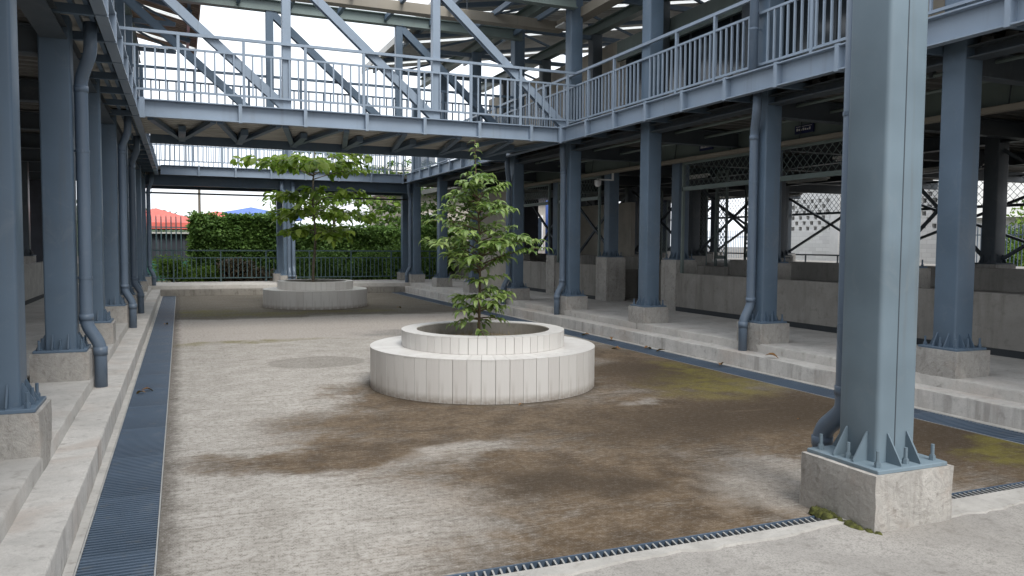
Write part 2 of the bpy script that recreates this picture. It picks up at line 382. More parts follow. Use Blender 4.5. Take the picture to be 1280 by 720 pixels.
# ---------------------------------------------------------------- the setting: ground, yard, steps, pavements
YN, YF = 3.43, 25.2           # near and far end of the yard
ZC, ZS, ZP = 0.0, .19, .30    # yard, lower step, pavement
XL, XR = -.545, 6.77          # kerb faces of the lower steps
PK = [5.68 + 2.85 * k for k in range(8)]   # column rows along the yard

struct('ground', MB().add([(-600, -300, -.35), (600, -300, -.35), (600, 900, -.35), (-600, 900, -.35)], [(0, 1, 2, 3)]), M['asphalt'])
struct('courtyard_floor', MB().box(-.13, 6.29, 3.555, YF + .1, -.3, ZC), M['floor'])
mb = MB(); mb.box(-12, 22, -6, YN - .005, -.3, .012)
struct('near_pavement', mb, M['near'])
def ragged_strip(x0, x1, y0, y1, z0, z1, mat, name):
    mb = MB(); n = max(8, int((x1 - x0) / .06)); rng = random.Random(3); vs = []; w = 0
    for i in range(n + 1):
        x = x0 + (x1 - x0) * i / n; w = .75 * w + rng.uniform(-.02, .02)
        vs += [(x, y0 + w, z0), (x, y0 + w + .006, z1), (x, y1, z1), (x, y1, z0)]
    fs = []
    for i in range(n):
        for k in range(3): fs.append((i * 4 + k, i * 4 + k + 1, i * 4 + 5 + k, i * 4 + 4 + k))
    fs += [(0, 3, 2, 1), (n * 4, n * 4 + 1, n * 4 + 2, n * 4 + 3)]
    mb.add(vs, fs); return struct(name, mb, mat)
ragged_strip(.2, 3.70, YN - .11, YN - .006, .010, .024, M['cement'], 'cement_strip')
ragged_strip(4.05, 6.6, YN - .22, YN - .006, .010, .022, M['cement'], 'cement_strip')

def slab(name, x0, x1, y0, y1, z1, mat, edge, seed=0):
    """concrete block whose yard-side nosing (edge = 'x+', 'x-' or 'y-') is worn and uneven"""
    rng = random.Random(seed); mb = MB(); z0 = -.3
    a0, a1 = (y0, y1) if edge[0] == 'x' else (x0, x1); n = int((a1 - a0) / .16)
    f, bk = {'x+': (x1, x0), 'x-': (x0, x1), 'y-': (y0, y1)}[edge]; s = -1 if bk < f else 1
    vs = []; w = 0.; c = 0.
    for i in range(n + 1):
        a = a0 + (a1 - a0) * i / n; w = .8 * w + rng.uniform(-.004, .004); c = max(0, .5 * c + rng.uniform(-.012, .010)) + (.018 if rng.random() < .05 else 0)
        b1, b2 = .008 + c * .8, .008 + c
        prof = [(f + w * .5, z0), (f + w * .5, z1 - b2), (f + w * .5 + s * b1 * .4, z1 - b2 * .35), (f + w * .5 + s * b1, z1 + rng.uniform(-.001, .001)), (bk, z1), (bk, z0)]
        for q, z in prof: vs.append((q, a, z) if edge[0] == 'x' else (a, q, z))
    fs = []
    for i in range(n):
        for k in range(5): fs.append((i * 6 + k, i * 6 + k + 1, i * 6 + 7 + k, i * 6 + 6 + k))
    fs += [tuple(range(6)), tuple(reversed(range(n * 6, n * 6 + 6)))]
    mb.add(vs, fs); o = struct(name, mb, mat)
    o.data.polygons.foreach_set('use_smooth', [True] * len(o.data.polygons)); o.data.set_sharp_from_angle(angle=R(50)); return o
slab('left_lower_step', -.80, XL, -4, YF + .3, ZS, M['step'], 'x+', 1)
slab('left_pavement', -2.9, -.79, -4, 25.5, ZP, M['pave'], 'x+', 2)
slab('right_lower_step', XR, 7.03, 2.0, YF + .3, ZS, M['step'], 'x-', 3)
slab('right_pavement', 7.02, 10.3, 2.0, 25.5, ZP, M['pave'], 'x-', 4)
slab('far_lower_step', XL, XR, YF, 25.5, ZS - .003, M['stepd'], 'y-', 5)
slab('far_pavement', -3.2, 10.3, 25.47, 27.7, ZP - .004, M['pave'], 'y-', 6)
# pale strips of mortar between kerb and grate
struct('left_kerb_mortar', MB().box(XL, -.497, YN, YF, -.3, .004), M['cement'])
struct('right_kerb_mortar', MB().box(6.695, XR, YN, YF, -.3, .004), M['cement'])

# ---------------------------------------------------------------- drains
def grate_mesh(width, length, pitch, bar=.010, along=False):
    mb = MB(); n = int(length / pitch)
    for i in range(n):
        y = (i + .5) * length / n
        mb.box(0, width, y - bar / 2, y + bar / 2, -.035, 0)
    return mb
def drain(name, label, x0, x1, y0, y1, panel, pitch, barw, mat):
    t = thing(name, label, 'drain', ((x0 + x1) / 2, y0, 0))
    lx = x1 - x0; mb = MB()
    mb.box(-lx / 2, lx / 2, 0, y1 - y0, -.30, -.22); mb.build('channel', M['pit'], t)
    for s in (-1, 1):
        xa = s * lx / 2; MB().box(min(xa, xa - s * .008), max(xa, xa - s * .008), 0, y1 - y0, -.21, .003).build('edge_angle', M['gratel'], t)
    n = max(1, round((y1 - y0) / panel)); L = (y1 - y0) / n
    me = MB(); g = grate_mesh(lx - .02, L - .012, pitch, barw); me.add(g.v, g.f)
    for q in (.12, .5, .88): me.box((lx - .02) * q - .004, (lx - .02) * q + .004, 0, L - .012, -.03, -.012)
    for e in (0, L - .018): me.box(0, lx - .02, e, e + .006, -.036, .001)
    gm = me.mesh('grate_panel', mat)
    for i in range(n): obj('grate_panel', gm, t, (-lx / 2 + .01, i * L + .006, 0))
    return t
drain('drainage_channel', 'wide blue-grey steel grating beside the left lower step with paired leaves on it', -.495, -.132, YN + .0, YF - .02, 1.0, .038, .017, M['grate'])
drain('drainage_channel', 'wide blue-grey steel grating below the hall step strewn with brown leaves', 6.292, 6.693, YN, YF - .02, 1.0, .038, .017, M['grate'])
def cross_drain(x0, x1, label):
    t = thing('cross_drain', label, 'drain', (x0, YN, 0))
    L = x1 - x0; w = 3.553 - YN
    MB().box(0, L, 0, w, -.30, -.2).build('channel', M['pit'], t)
    for y in (0, w - .012): MB().box(0, L, y, y + .012, -.19, .004).build('edge_angle', M['grate'], t)
    n = int(L / .042); bm = MB(); bm.add([(-.005, .012, -.03), (.005, .012, -.03), (.025, w - .012, -.03), (.015, w - .012, -.03), (-.005, .012, 0), (.005, .012, 0), (.025, w - .012, 0), (.015, w - .012, 0)],
                     [(0, 3, 2, 1), (4, 5, 6, 7), (0, 1, 5, 4), (1, 2, 6, 5), (2, 3, 7, 6), (3, 0, 4, 7)])
    me = bm.mesh('grate_bar', M['gratel'])
    for i in range(n): obj('grate_bar', me, t, (.02 + i * .042, 0, 0))
cross_drain(-.12, 3.46, 'narrow slotted drain crossing in front of the pavement, left of the moss clump')
cross_drain(4.19, 6.28, 'narrow slotted drain running from the big pedestal to the wide grating')

# ---------------------------------------------------------------- steel columns
def rounded_square(h, r, n=3):
    p = []
    for cx, cy, a0 in ((h - r, h - r, 0), (-h + r, h - r, 90), (-h + r, -h + r, 180), (h - r, -h + r, 270)):
        for k in range(n + 1):
            a = R(a0 + 90 * k / n); p.append((cx + r * math.cos(a), cy + r * math.sin(a)))
    return p
def jag_block(hx, hy, z0, z1, seed, rough=.004):
    """hand-cast concrete block: subdivided box, edges softened and uneven"""
    rng = random.Random(seed); mb = MB(); n = 5; nz = 4
    idx = {}; vs = []
    def P(i, j, k):
        if (i, j, k) in idx: return idx[i, j, k]
        x, y, z = -hx + 2 * hx * i / n, -hy + 2 * hy * j / n, z0 + (z1 - z0) * k / nz
        ed = (i in (0, n)) + (j in (0, n)) + (k == nz)
        if ed >= 2:
            if i in (0, n): x *= 1 - .008 / hx
            if j in (0, n): y *= 1 - .008 / hy
            if k == nz: z -= .006
        if i in (0, n): x += rng.uniform(-rough, rough)
        if j in (0, n): y += rng.uniform(-rough, rough)
        if k == nz: z += rng.uniform(-rough, 0) * .6
        idx[i, j, k] = len(vs); vs.append((x, y, z)); return idx[i, j, k]
    fs = []
    for i in range(n):
        for j in range(n):
            fs.append((P(i, j, nz), P(i + 1, j, nz), P(i + 1, j + 1, nz), P(i, j + 1, nz)))
    for i in range(n):
        for k in range(nz):
            fs.append((P(i, 0, k), P(i + 1, 0, k), P(i + 1, 0, k + 1), P(i, 0, k + 1)))
            fs.append((P(i + 1, n, k), P(i, n, k), P(i, n, k + 1), P(i + 1, n, k + 1)))
            fs.append((P(0, i + 1, k), P(0, i, k), P(0, i, k + 1), P(0, i + 1, k + 1)))
            fs.append((P(n, i, k), P(n, i + 1, k), P(n, i + 1, k + 1), P(n, i, k + 1)))
    mb.add(vs, fs); return mb

def gusset_mesh(ln, ht, t, mat):
    mb = MB()
    mb.add([(0, -t / 2, 0), (ln, -t / 2, 0), (ln, -t / 2, .012), (.006, -t / 2, ht), (0, -t / 2, ht), (0, t / 2, 0), (ln, t / 2, 0), (ln, t / 2, .012), (.006, t / 2, ht), (0, t / 2, ht)],
           [(0, 1, 2, 3, 4), (9, 8, 7, 6, 5), (0, 5, 6, 1), (1, 6, 7, 2), (2, 7, 8, 3), (3, 8, 9, 4), (4, 9, 5, 0)])
    return mb.mesh('gusset', mat)
def bolt_mesh(mat, h=.095):
    mb = MB(); mb.cyl(0, 0, .019, 0, .028, 6); mb.cyl(0, 0, .015, .028, .034, 6); mb.cyl(0, 0, .0105, .034, h, 8)
    return mb.mesh('anchor_bolt', mat)
SHAFT = {}
def column(label, cx, cy, zfoot, zped, ztop, h=.13, hp=.25, mat='paint', group=None, seed=0, gl=.07, gh=.14, plate=None, seam=False, bolts=True, hpx=None):
    t = thing('steel_column', label, 'column', (cx, cy, zfoot), 0, group)
    m = M[mat]
    if zped is not None:
        key = ('ped', round(hp, 3), hpx, round(zped - zfoot, 3), seed)
        if key not in SHAFT: SHAFT[key] = jag_block(hpx or hp, hp, 0, zped - zfoot, seed).mesh('pedestal', M['ped'], True); SHAFT[key].set_sharp_from_angle(angle=R(40))
        obj('pedestal', SHAFT[key], t)
    z = (zped if zped is not None else zfoot) - zfoot
    hb = plate or h + gl + .02
    key = ('plate', hb, mat)
    if key not in SHAFT: SHAFT[key] = MB().bevbox(-hb, hb, -hb, hb, -.004, .018, .004).mesh('base_plate', m)
    obj('base_plate', SHAFT[key], t, (0, 0, z))
    key = ('shaft', h, round(ztop - zfoot - z, 3), mat)
    if key not in SHAFT:
        me = MB().prism(rounded_square(h, .028 if h > .14 else .02), .016, ztop - zfoot - z).mesh('shaft', m)
        for p in me.polygons: p.use_smooth = abs(p.normal.z) < .5
        try:
            me.set_sharp_from_angle(angle=R(50))
        except Exception: pass
        SHAFT[key] = me
    obj('shaft', SHAFT[key], t, (0, 0, z))
    if seam: MB().box(-h * .12 - .003, -h * .12 + .003, -h - .0025, -h + .004, .02, ztop - zfoot - z - .01).build('weld_seam', M['paintd'], t, loc=(0, 0, z))
    key = ('gus', gl, gh, mat)
    if key not in SHAFT: SHAFT[key] = gusset_mesh(gl, gh, .010, m)
    kb = ('bolt', mat)
    if kb not in SHAFT: SHAFT[kb] = bolt_mesh(m)
    for s in range(4):
        a = s * math.pi / 2; c, d = math.cos(a), math.sin(a)
        for off in (-h * .5, h * .5):
            obj('gusset', SHAFT[key], t, (h * c - off * d, h * d + off * c, z + .017), a)
        if bolts:
            for off in (0, h + gl * .62):
                q = h + gl * .62
                obj('anchor_bolt', SHAFT[kb], t, (q * c - off * d, q * d + off * c, z + .017), random.random())
    return t

CXL, CXR = -1.04, 7.27
TOP = 6.62
for k, y in enumerate(PK):
    j = 7 - k
    pipe = ' and downpipe beside it' if k in (1, 3, 4, 7) else ''
    where = ['at the far corner'] if j == 0 else ['%s from the far corner' % ORD[j]]
    column('blue-grey steel column on the left step%s, %s' % (pipe, where[0]), CXL, y, ZS - .01, .57, TOP, seed=k % 4, group='columns along the left step')
    column('blue-grey steel column on the hall-side step%s, %s' % (pipe, where[0]), CXR, y, ZS - .01, .57, TOP, seed=(k + 2) % 4, group='columns along the hall-side step')
# the single big column standing in the front edge of the yard
column('large grey-blue box column with a weld seam on a tall concrete block with moss', 3.83, 3.475, -.02, .335, 7.2, h=.15, hp=.295, hpx=.31, mat='paintn', seed=11, gl=.105, gh=.17, plate=.272, seam=True)
# far gallery columns
column('steel column with two downpipes in the middle of the far gallery front', 3.12, 25.75, ZP - .02, .57, 6.62, seed=1)
column('plain steel column in front of the far green fence, behind the double downpipe', 3.10, 27.35, ZP - .02, .57, 3.62, seed=2)
column('plain steel column in front of the far fence near the hall corner', 7.36, 27.35, ZP - .02, .57, 3.62, seed=3)

# ---------------------------------------------------------------- downpipes
def fillet(pts, r=.07, n=5):
    pts = [Vector(p) for p in pts]; out = [pts[0]]
    for i in range(1, len(pts) - 1):
        a, b, c = pts[i - 1], pts[i], pts[i + 1]
        d1, d2 = (a - b), (c - b); l = min(r, d1.length * .45, d2.length * .45)
        p0, p2 = b + d1.normalized() * l, b + d2.normalized() * l
        for q in range(n + 1):
            u = q / n; out.append(p0 * (1 - u) ** 2 + b * 2 * u * (1 - u) + p2 * u * u)
    out.append(pts[-1]); return out
def downpipe(label, pts, r=.055, collars=(), straps=(), strapto=None, group=None):
    o = Vector(pts[0]); t = thing('downpipe', label, 'pipe', o, 0, group)
    P = [Vector(p) - o for p in pts]
    mb = MB().tube(fillet(P), r, 14); mb.build('pipe', M['pipe'], t, True)
    for a, b in collars:
        a, b = Vector(a) - o, Vector(b) - o
        MB().tube([a, b], r + .006, 14).build('collar', M['pipe'], t, True)
    for z, (x, y), d in straps:
        mb = MB().tube([Vector((x, y, z - .012)) - o, Vector((x, y, z + .012)) - o], r + .005, 14)
        mb.bar(Vector((x, y, z)) - o, Vector((x + d[0], y + d[1], z)) - o, .006, .022)
        mb.build('strap', M['pipe'], t)
    return t
def side_pipe(label, sgn, cx, y, zt=3.62, group=None):
    """sgn=+1: the yard lies towards +X of the column (left row); -1: right row"""
    xb, xm = cx + sgn * (.25 + .065), cx + sgn * (.13 + .07)
    xt = cx + sgn * .30
    yb = y + .02; yt = y - .02
    pts = [(xb, yb, ZS - .02), (xb, yb, .60), (xm, yb, .80), (xm, yb, 3.12), (xt, yt - .12, 3.34), (xt, yt - .12, zt)]
    col = [((xb, yb, .50), (xb, yb, .58)), ((xm, yb, .84), (xm, yb, .90)), ((xm, yb, 3.00), (xm, yb, 3.06))]
    return downpipe(label, pts, .058, col, [(z, (xm, yb), (-sgn * .08, 0)) for z in (1.25, 2.45)], group=group)
for k in (1, 3, 4, 7):
    j = 7 - k; w = 'far corner column' if j == 0 else '%s column from the far corner' % ORD[j]
    side_pipe('blue-grey downpipe on the left step strapped to the %s' % w, 1, CXL, PK[k], group='downpipes of the left row')
    side_pipe('blue-grey downpipe on the hall-side step strapped to the %s' % w, -1, CXR, PK[k], group='downpipes of the hall-side row')
# upper storey stretch of the second hall-side pipe
downpipe('upper-floor downpipe in front of the hall-side railing, rising beside a column', [(7.02, PK[1] + .02, 3.80), (7.02, PK[1] + .02, 6.9)], .058, [((7.02, PK[1] + .02, 5.2), (7.02, PK[1] + .02, 5.28))], [(4.45, (7.02, PK[1] + .02), (.12, 0))])
downpipe('fat downpipe behind the big yard column with a bend above the block', [(3.86, 3.93, -.02), (3.86, 3.93, .40), (3.865, 3.75, .56), (3.865, 3.75, 7.0)], .062,
         [((3.86, 3.93, .30), (3.86, 3.93, .36)), ((3.865, 3.75, .66), (3.865, 3.75, .72))], [(2.42, (3.865, 3.75), (0, -.08))])
for dx, lab in ((.03, 'downpipe with a crooked top joining the middle column of the far gallery'), (.16, 'straight downpipe beside the middle column of the far gallery')):
    x = 3.12 + dx
    if dx < .1: pts = [(x, 25.44, ZS - .02), (x, 25.44, .62), (x, 25.55, .8), (x, 25.55, 3.05), (x - .22, 25.5, 3.2), (x - .22, 25.5, 3.5)]
    else: pts = [(x, 25.44, ZS - .02), (x, 25.44, .66), (x, 25.55, .84), (x, 25.55, 3.5)]
    downpipe(lab, pts, .055, [((x, 25.44, .5), (x, 25.44, .58))])

# ---------------------------------------------------------------- galleries, footbridge
ZG0, ZG1 = 3.55, 3.83
XGL, XGR, YGF = -.55, 6.75, 25.28
YB0, YB1 = 13.73, 16.62         # footbridge girders
def corrugated(x0, x1, y0, y1, z, pitch=.2, depth=.05, along='x'):
    """trapezoid decking, ribs run along `along`"""
    mb = MB(); a0, a1, b0, b1 = (y0, y1, x0, x1) if along == 'x' else (x0, x1, y0, y1)
    prof = []; n = int((a1 - a0) / pitch)
    for i in range(n):
        a = a0 + i * pitch
        prof += [(a, 0), (a + pitch * .4, 0), (a + pitch * .5, depth), (a + pitch * .9, depth)]
    prof.append((a0 + n * pitch, 0))
    vs = []
    for a, d in prof:
        for b in (b0, b1): vs.append((b, a, z + d) if along == 'x' else (a, b, z + d))
    fs = [(2 * i, 2 * i + 2, 2 * i + 3, 2 * i + 1) for i in range(len(prof) - 1)]
    mb.add(vs, fs); return mb
def channel(mb, axis, fixed, a0, a1, out, z0=ZG0, z1=ZG1, fl=.085, t=.016):
    """C channel whose flanges point towards `out` (+1/-1) from the web at fixed - out*fl"""
    def bx(f0, f1, za, zb):
        f0, f1 = min(f0, f1), max(f0, f1)
        if axis == 'y': mb.box(f0, f1, a0, a1, za, zb)
        else: mb.box(a0, a1, f0, f1, za, zb)
    bx(fixed - out * fl, fixed - out * (fl + t), z0, z1)
    bx(fixed, fixed - out * fl, z0, z0 + t); bx(fixed, fixed - out * fl, z1 - t, z1)
    return mb
def stiff_mesh(axis, mat):
    mb = MB()
    w, d = .055, .098
    if axis == 'y': mb.box(-d / 2, d / 2, -w / 2, w / 2, -.012, ZG1 - ZG0 + .012)
    else: mb.box(-w / 2, w / 2, -d / 2, d / 2, -.012, ZG1 - ZG0 + .012)
    return mb.mesh('stiffener', mat)
ST = {a: stiff_mesh(a, M['paintl']) for a in 'xy'}

def side_gallery(label, xg, sgn, xcol, y0, y1, xback, mat_soffit, bd):
    """sgn: direction from the girder towards the building"""
    t = thing('upper_gallery', label, 'gallery', (xg, y0, ZG0))
    L = (-xg, -y0, -ZG0)
    channel(MB(), 'y', xg, y0, y1, -sgn).build('girder', M['paintl'], t, loc=L)
    ys = [YB0 - .01 - .985 * i for i in range(0, 22)] + [YB1 + .06 + .96 * i for i in range(1, 9)]
    for y in ys:
        if y0 + .1 < y < y1 - .05:
            obj('stiffener', ST['y'], t, (sgn * .0425, y - y0, 0))
            MB().box(min(xg + sgn * .102, xcol), max(xg + sgn * .102, xcol), y - .03, y + .03, ZG0 - .01, ZG0 + .07).build('bracket', M['paint'], t, loc=L)
    for q in (.16, .28): MB().box(xg + sgn * q - .02, xg + sgn * q + .02, y0, y1, ZG0 + .07, ZG0 + .12).build('stringer', M['paint'], t, loc=L)
    MB().hbar((xcol, y0, 3.57 - bd / 2), (xcol, y1, 3.57 - bd / 2), .22, bd).build('edge_beam', M['paintd'], t, loc=L)  # same steel as the columns; soffit shade put in as a darker colour
    xa, xb = sorted((xg + sgn * .104, xcol)); MB().box(xa, xb, y0, y1, ZG0 + .12, ZG0 + .14).build('soffit_sheet', mat_soffit, t, loc=L)
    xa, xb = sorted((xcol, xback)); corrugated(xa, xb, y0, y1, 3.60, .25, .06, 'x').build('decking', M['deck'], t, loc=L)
    xa, xb = sorted((xg + sgn * .104, xback)); MB().box(xa, xb, y0, y1, 3.70, 3.80).build('floor_slab', M['wall'], t, loc=L)
    for y in [PK[0] - 2.85 * q for q in (4, 3, 2, 1)] + PK:
        if y0 < y < y1: MB().hbar((xcol + sgn * .14, y, 3.44), (xback, y, 3.44), .16, .26).build('cross_beam', M['paintd'], t, loc=L)  # under-deck shade put into the colour of these beams
    return t
side_gallery('steel upper gallery on the left with ribbed soffit and bracketed overhang', XGL, -1, CXL, -9.0, 27.8, -8.5, M['bdeck'], .12)  # left soffit uses the decking copy with bounce light in its colour
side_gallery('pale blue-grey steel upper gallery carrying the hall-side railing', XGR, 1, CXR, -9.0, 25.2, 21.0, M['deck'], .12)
def far_gallery():
    t = thing('upper_gallery', 'steel upper gallery crossing the far end above the green fence', 'gallery', (0, YGF, ZG0)); L = (0, -YGF, -ZG0)
    channel(MB(), 'x', YGF, XGL + .06, XGR - .01, -1).build('girder', M['paintl'], t, loc=L)
    for i in range(7): obj('stiffener', ST['x'], t, (.55 + 1.03 * i, .0425, 0))
    MB().hbar((-1, 25.75, 3.41), (7.2, 25.75, 3.41), .22, .30).build('edge_beam', M['paint'], t, loc=L)
    MB().hbar((-1, 27.35, 3.41), (7.4, 27.35, 3.41), .22, .30).build('edge_beam', M['paint'], t, loc=L)
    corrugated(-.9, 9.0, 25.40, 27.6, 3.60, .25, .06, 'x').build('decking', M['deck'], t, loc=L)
    MB().box(-.9, 9.0, 25.40, 27.6, 3.70, 3.80).build('floor_slab', M['wall'], t, loc=L)
    for x in (1., 3.12, 5.2): MB().hbar((x, 25.86, 3.45), (x, 27.2, 3.45), .14, .22).build('cross_beam', M['paint'], t, loc=L)
far_gallery()

TX = [-.93, 1.69, 4.30, 6.93]
def footbridge():
    t = thing('footbridge', 'steel truss footbridge spanning the yard between the two galleries', 'bridge', (0, YB0, ZG0)); L = (0, -YB0, -ZG0)
    P = lambda mb, n, m='paintl': mb.build(n, M[m], t, loc=L)
    P(channel(MB(), 'x', YB0, XGL + .06, XGR + .02, -1), 'girder')
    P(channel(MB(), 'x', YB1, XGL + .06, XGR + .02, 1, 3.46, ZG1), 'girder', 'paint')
    for i in range(6): obj('stiffener', ST['x'], t, (.94 + 1.04 * i, .0425, 0))
    for x in (XGL + .03, XGR - .005): P(MB().box(x - .03, x + .045, YB0 - .02, YB0 + .05, ZG0 - .02, ZG1 + .015), 'corner_plate')
    P(corrugated(-.95, 7.1, YB0 + .11, YB1 - .11, 3.62, .24, .07, 'x'), 'decking', 'bdeck')
    P(MB().box(-.95, 7.1, YB0 + .105, YB1 - .105, 3.70, 3.79), 'floor_slab', 'wall')
    # plan bracing below the deck
    xs = [XGL + .1 + (XGR - XGL - .1) * i / 7 for i in range(8)]
    for i in range(7):
        xm = (xs[i] + xs[i + 1]) / 2; ym = (YB0 + YB1) / 2 + .5
        P(MB().bar((xs[i] + .05, YB0 + .1, 3.55), (xm, YB1 - .12, 3.55), .09, .07), 'plan_brace', 'paint')
        P(MB().bar((xs[i + 1] - .05, YB0 + .1, 3.555), (xm, YB1 - .12, 3.555), .09, .07), 'plan_brace', 'paint')
        P(MB().box(xm - .06, xm + .06, YB0 + 1.2, YB1 - .08, 3.50, 3.60), 'deck_joist', 'paint')
    # through trusses on both sides
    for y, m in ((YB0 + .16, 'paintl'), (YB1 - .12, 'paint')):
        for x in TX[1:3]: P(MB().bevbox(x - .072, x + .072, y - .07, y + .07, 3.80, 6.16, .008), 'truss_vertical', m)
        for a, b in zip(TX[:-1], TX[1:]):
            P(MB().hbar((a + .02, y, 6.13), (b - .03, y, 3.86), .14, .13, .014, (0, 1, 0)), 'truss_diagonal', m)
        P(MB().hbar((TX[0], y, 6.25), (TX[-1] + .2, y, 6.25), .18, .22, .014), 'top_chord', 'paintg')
    for i in range(9):
        x = TX[0] + .1 + i * .97; P(MB().bar((x, YB0 + .2, 6.27), (x, YB1 - .16, 6.27), .07, .10), 'top_strut', 'paint')
footbridge()

# ---------------------------------------------------------------- railings
def railing(name, label, axis, fixed, a0, a1, zf, post_at, pitch=.146, top=1.08, mid=.84, low=.17, mat='paintl', skip=(), rail=.05, cat='railing'):
    loc = (fixed, a0, zf) if axis == 'y' else (a0, fixed, zf)
    t = thing(name, label, cat, loc); m = M[mat]
    def B(a, b, w, z0, z1, d=0):
        return MB().box(-w / 2 + d, w / 2 + d, a, b, z0, z1) if axis == 'y' else MB().box(a, b, -w / 2 + d, w / 2 + d, z0, z1)
    B(0, a1 - a0, rail, top - .045, top).build('top_rail', m, t)
    B(0, a1 - a0, .032, mid - .032, mid).build('middle_rail', m, t)
    B(0, a1 - a0, .032, low - .032, low).build('bottom_rail', m, t)
    pm = MB().box(-.022, .022, -.022, .022, -.03, top - .046).mesh('post', m)
    bm = MB().box(-.0125, .0125, -.0125, .0125, low - .001, mid - .033).mesh('baluster', m)
    for p in post_at: obj('post', pm, t, (0, p - a0, 0) if axis == 'y' else (p - a0, 0, 0))
    n = int((a1 - a0) / pitch)
    for i in range(1, n):
        a = a0 + i * pitch
        if min([abs(a - p) for p in post_at] + [9]) < .05: continue
        if any(s0 < a < s1 for s0, s1 in skip): continue
        obj('baluster', bm, t, (0, a - a0, 0) if axis == 'y' else (a - a0, 0, 0))
    return t
skipR = [(y - .15, y + .15) for y in PK]
railing('gallery_railing', 'long pale railing of upright bars along the upper hall-side gallery', 'y', 7.10, 3.0, 25.3, 3.83, [y + d for y in PK for d in (.95, 1.9)] , skip=skipR, pitch=.122)
railing('gallery_railing', 'upper railing along the left gallery, mostly hidden behind its edge', 'y', -.93, 3.0, 25.3, 3.83, [y + d for y in PK for d in (.95, 1.9)], skip=skipR, pitch=.2)
railing('bridge_railing', 'pale railing on the yard side of the footbridge, in front of the diagonals', 'x', YB0 + .06, -.90, 7.08, 3.83, [.02 + .985 * i for i in range(8)])
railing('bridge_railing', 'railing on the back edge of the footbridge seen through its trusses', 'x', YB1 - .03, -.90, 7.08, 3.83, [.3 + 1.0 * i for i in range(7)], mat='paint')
railing('gallery_railing', 'railing on the front of the far upper gallery below the sky', 'x', YGF + .30, XGL - .3, 7.1, 3.83, [.2 + 1.0 * i for i in range(7)], pitch=.125)
railing('gallery_railing', 'railing on the back of the far upper gallery facing the trees', 'x', 27.5, XGL - .3, 7.1, 3.83, [.4 + 1.4 * i for i in range(5)], pitch=.145)
railing('yard_fence', 'low dark green-blue bar fence on the far pavement in front of the garden', 'x', 27.55, -.8, 9.0, ZP, [-.2 + 1.42 * i for i in range(7)], pitch=.142, top=1.04, mid=.80, low=.14, mat='fence', cat='fence')
t = thing('conduit', 'thin grey pipe strung across behind the far columns below the gallery', 'pipe', (-1, 27.22, 3.12))
MB().tube([(0, 0, 0), (4.2, 0, .0), (8.4, 0, .0)], .028, 8).build('pipe', M['paintd'], t)
for x in (.2, 4.1, 8.3): MB().bar((x, 0, 0), (x, .0, .20), .012, .02).build('hanger', M['paintd'], t)

# ---------------------------------------------------------------- roofs
def wing_roof(label, xe, sgn, xr, ze, zr, y0, y1, mat, sky_at):
    t = thing('wing_roof', label, 'roof', (xe, y0, ze))
    L = (-xe, -y0, -ze)
    slope = (zr - ze) / abs(xr - xe)
    pitch = .2; bay = 2.85; y = y0
    while y < y1 - .2:
        for (ya, yb, m) in ((y, y + bay - .30, mat), (y + bay - .30, y + bay, M['sky'])):
            yb = min(yb, y1)
            if yb <= ya: continue
            mb = MB(); prof = []; n = max(1, int(round((yb - ya) / pitch)))
            for i in range(n):
                a = ya + (yb - ya) * i / n; p = (yb - ya) / n
                prof += [(a, 0), (a + p * .35, 0), (a + p * .5, .045), (a + p * .85, .045)]
            prof.append((yb, 0)); vs = []
            for a, d in prof: vs += [(xe, a, ze + d), (xr, a, zr + d)]
            mb.add(vs, [(2 * i, 2 * i + 2, 2 * i + 3, 2 * i + 1) for i in range(len(prof) - 1)])
            mb.build('skylight_sheet' if m is M['sky'] else 'roof_sheet', m, t, loc=L)
        y += bay
    npur = 5
    for i in range(npur + 1):
        x = xe + (xr - xe) * (i + .12) / (npur + .2); z = ze + slope * abs(x - xe) - .07
        MB().bar((x, y0, z), (x, y1, z), .07, .10).build('purlin', M['paint'], t, loc=L)
    MB().box(min(xe, xe - sgn * .03), max(xe, xe - sgn * .03), y0, y1, ze - .12, ze + .06).build('eave_fascia', mat, t, loc=L)
    for y in PK:
        if not y0 < y < y1: continue
        mb = MB(); xc = xr; za = 6.55
        f = lambda x: ze + slope * abs(x - xe) - .17
        mb.bar((xe + sgn * .15, y, f(xe + sgn * .15)), (xc, y, f(xc)), .08, .10)
        mb.bar((xe + sgn * .5, y, za), (xc, y, za), .08, .10)
        n = 6; xs = [xe + sgn * .5 + (xc - xe - sgn * .5) * i / n for i in range(n + 1)]
        for i in range(n):
            if i % 2: mb.bar((xs[i], y, f(xs[i])), (xs[i + 1], y, za), .05, .05)
            else: mb.bar((xs[i], y, za), (xs[i + 1], y, f(xs[i + 1])), .05, .05)
        mb.build('roof_truss', M['paint'], t, loc=L)
    return t
wing_roof('rusty corrugated roof overhanging the left gallery past the footbridge', .48, -1, -8.5, 7.0, 9.0, 13.0, 25.0, M['roofb'], ())
wing_roof('rusty corrugated roof ending above the left gallery edge before the footbridge', -.65, -1, -8.5, 7.25, 9.0, -9.0, 12.9, M['roofb'], ())
wing_roof('zinc corrugated roof with skylight strips overhanging the yard past the footbridge', 5.35, 1, 21.0, 7.0, 9.6, 13.0, 25.0, M['roof'], ())
wing_roof('zinc corrugated roof with skylight strips over the hall wing before the footbridge', 6.8, 1, 21.0, 7.25, 9.6, -9.0, 12.9, M['roof'], ())

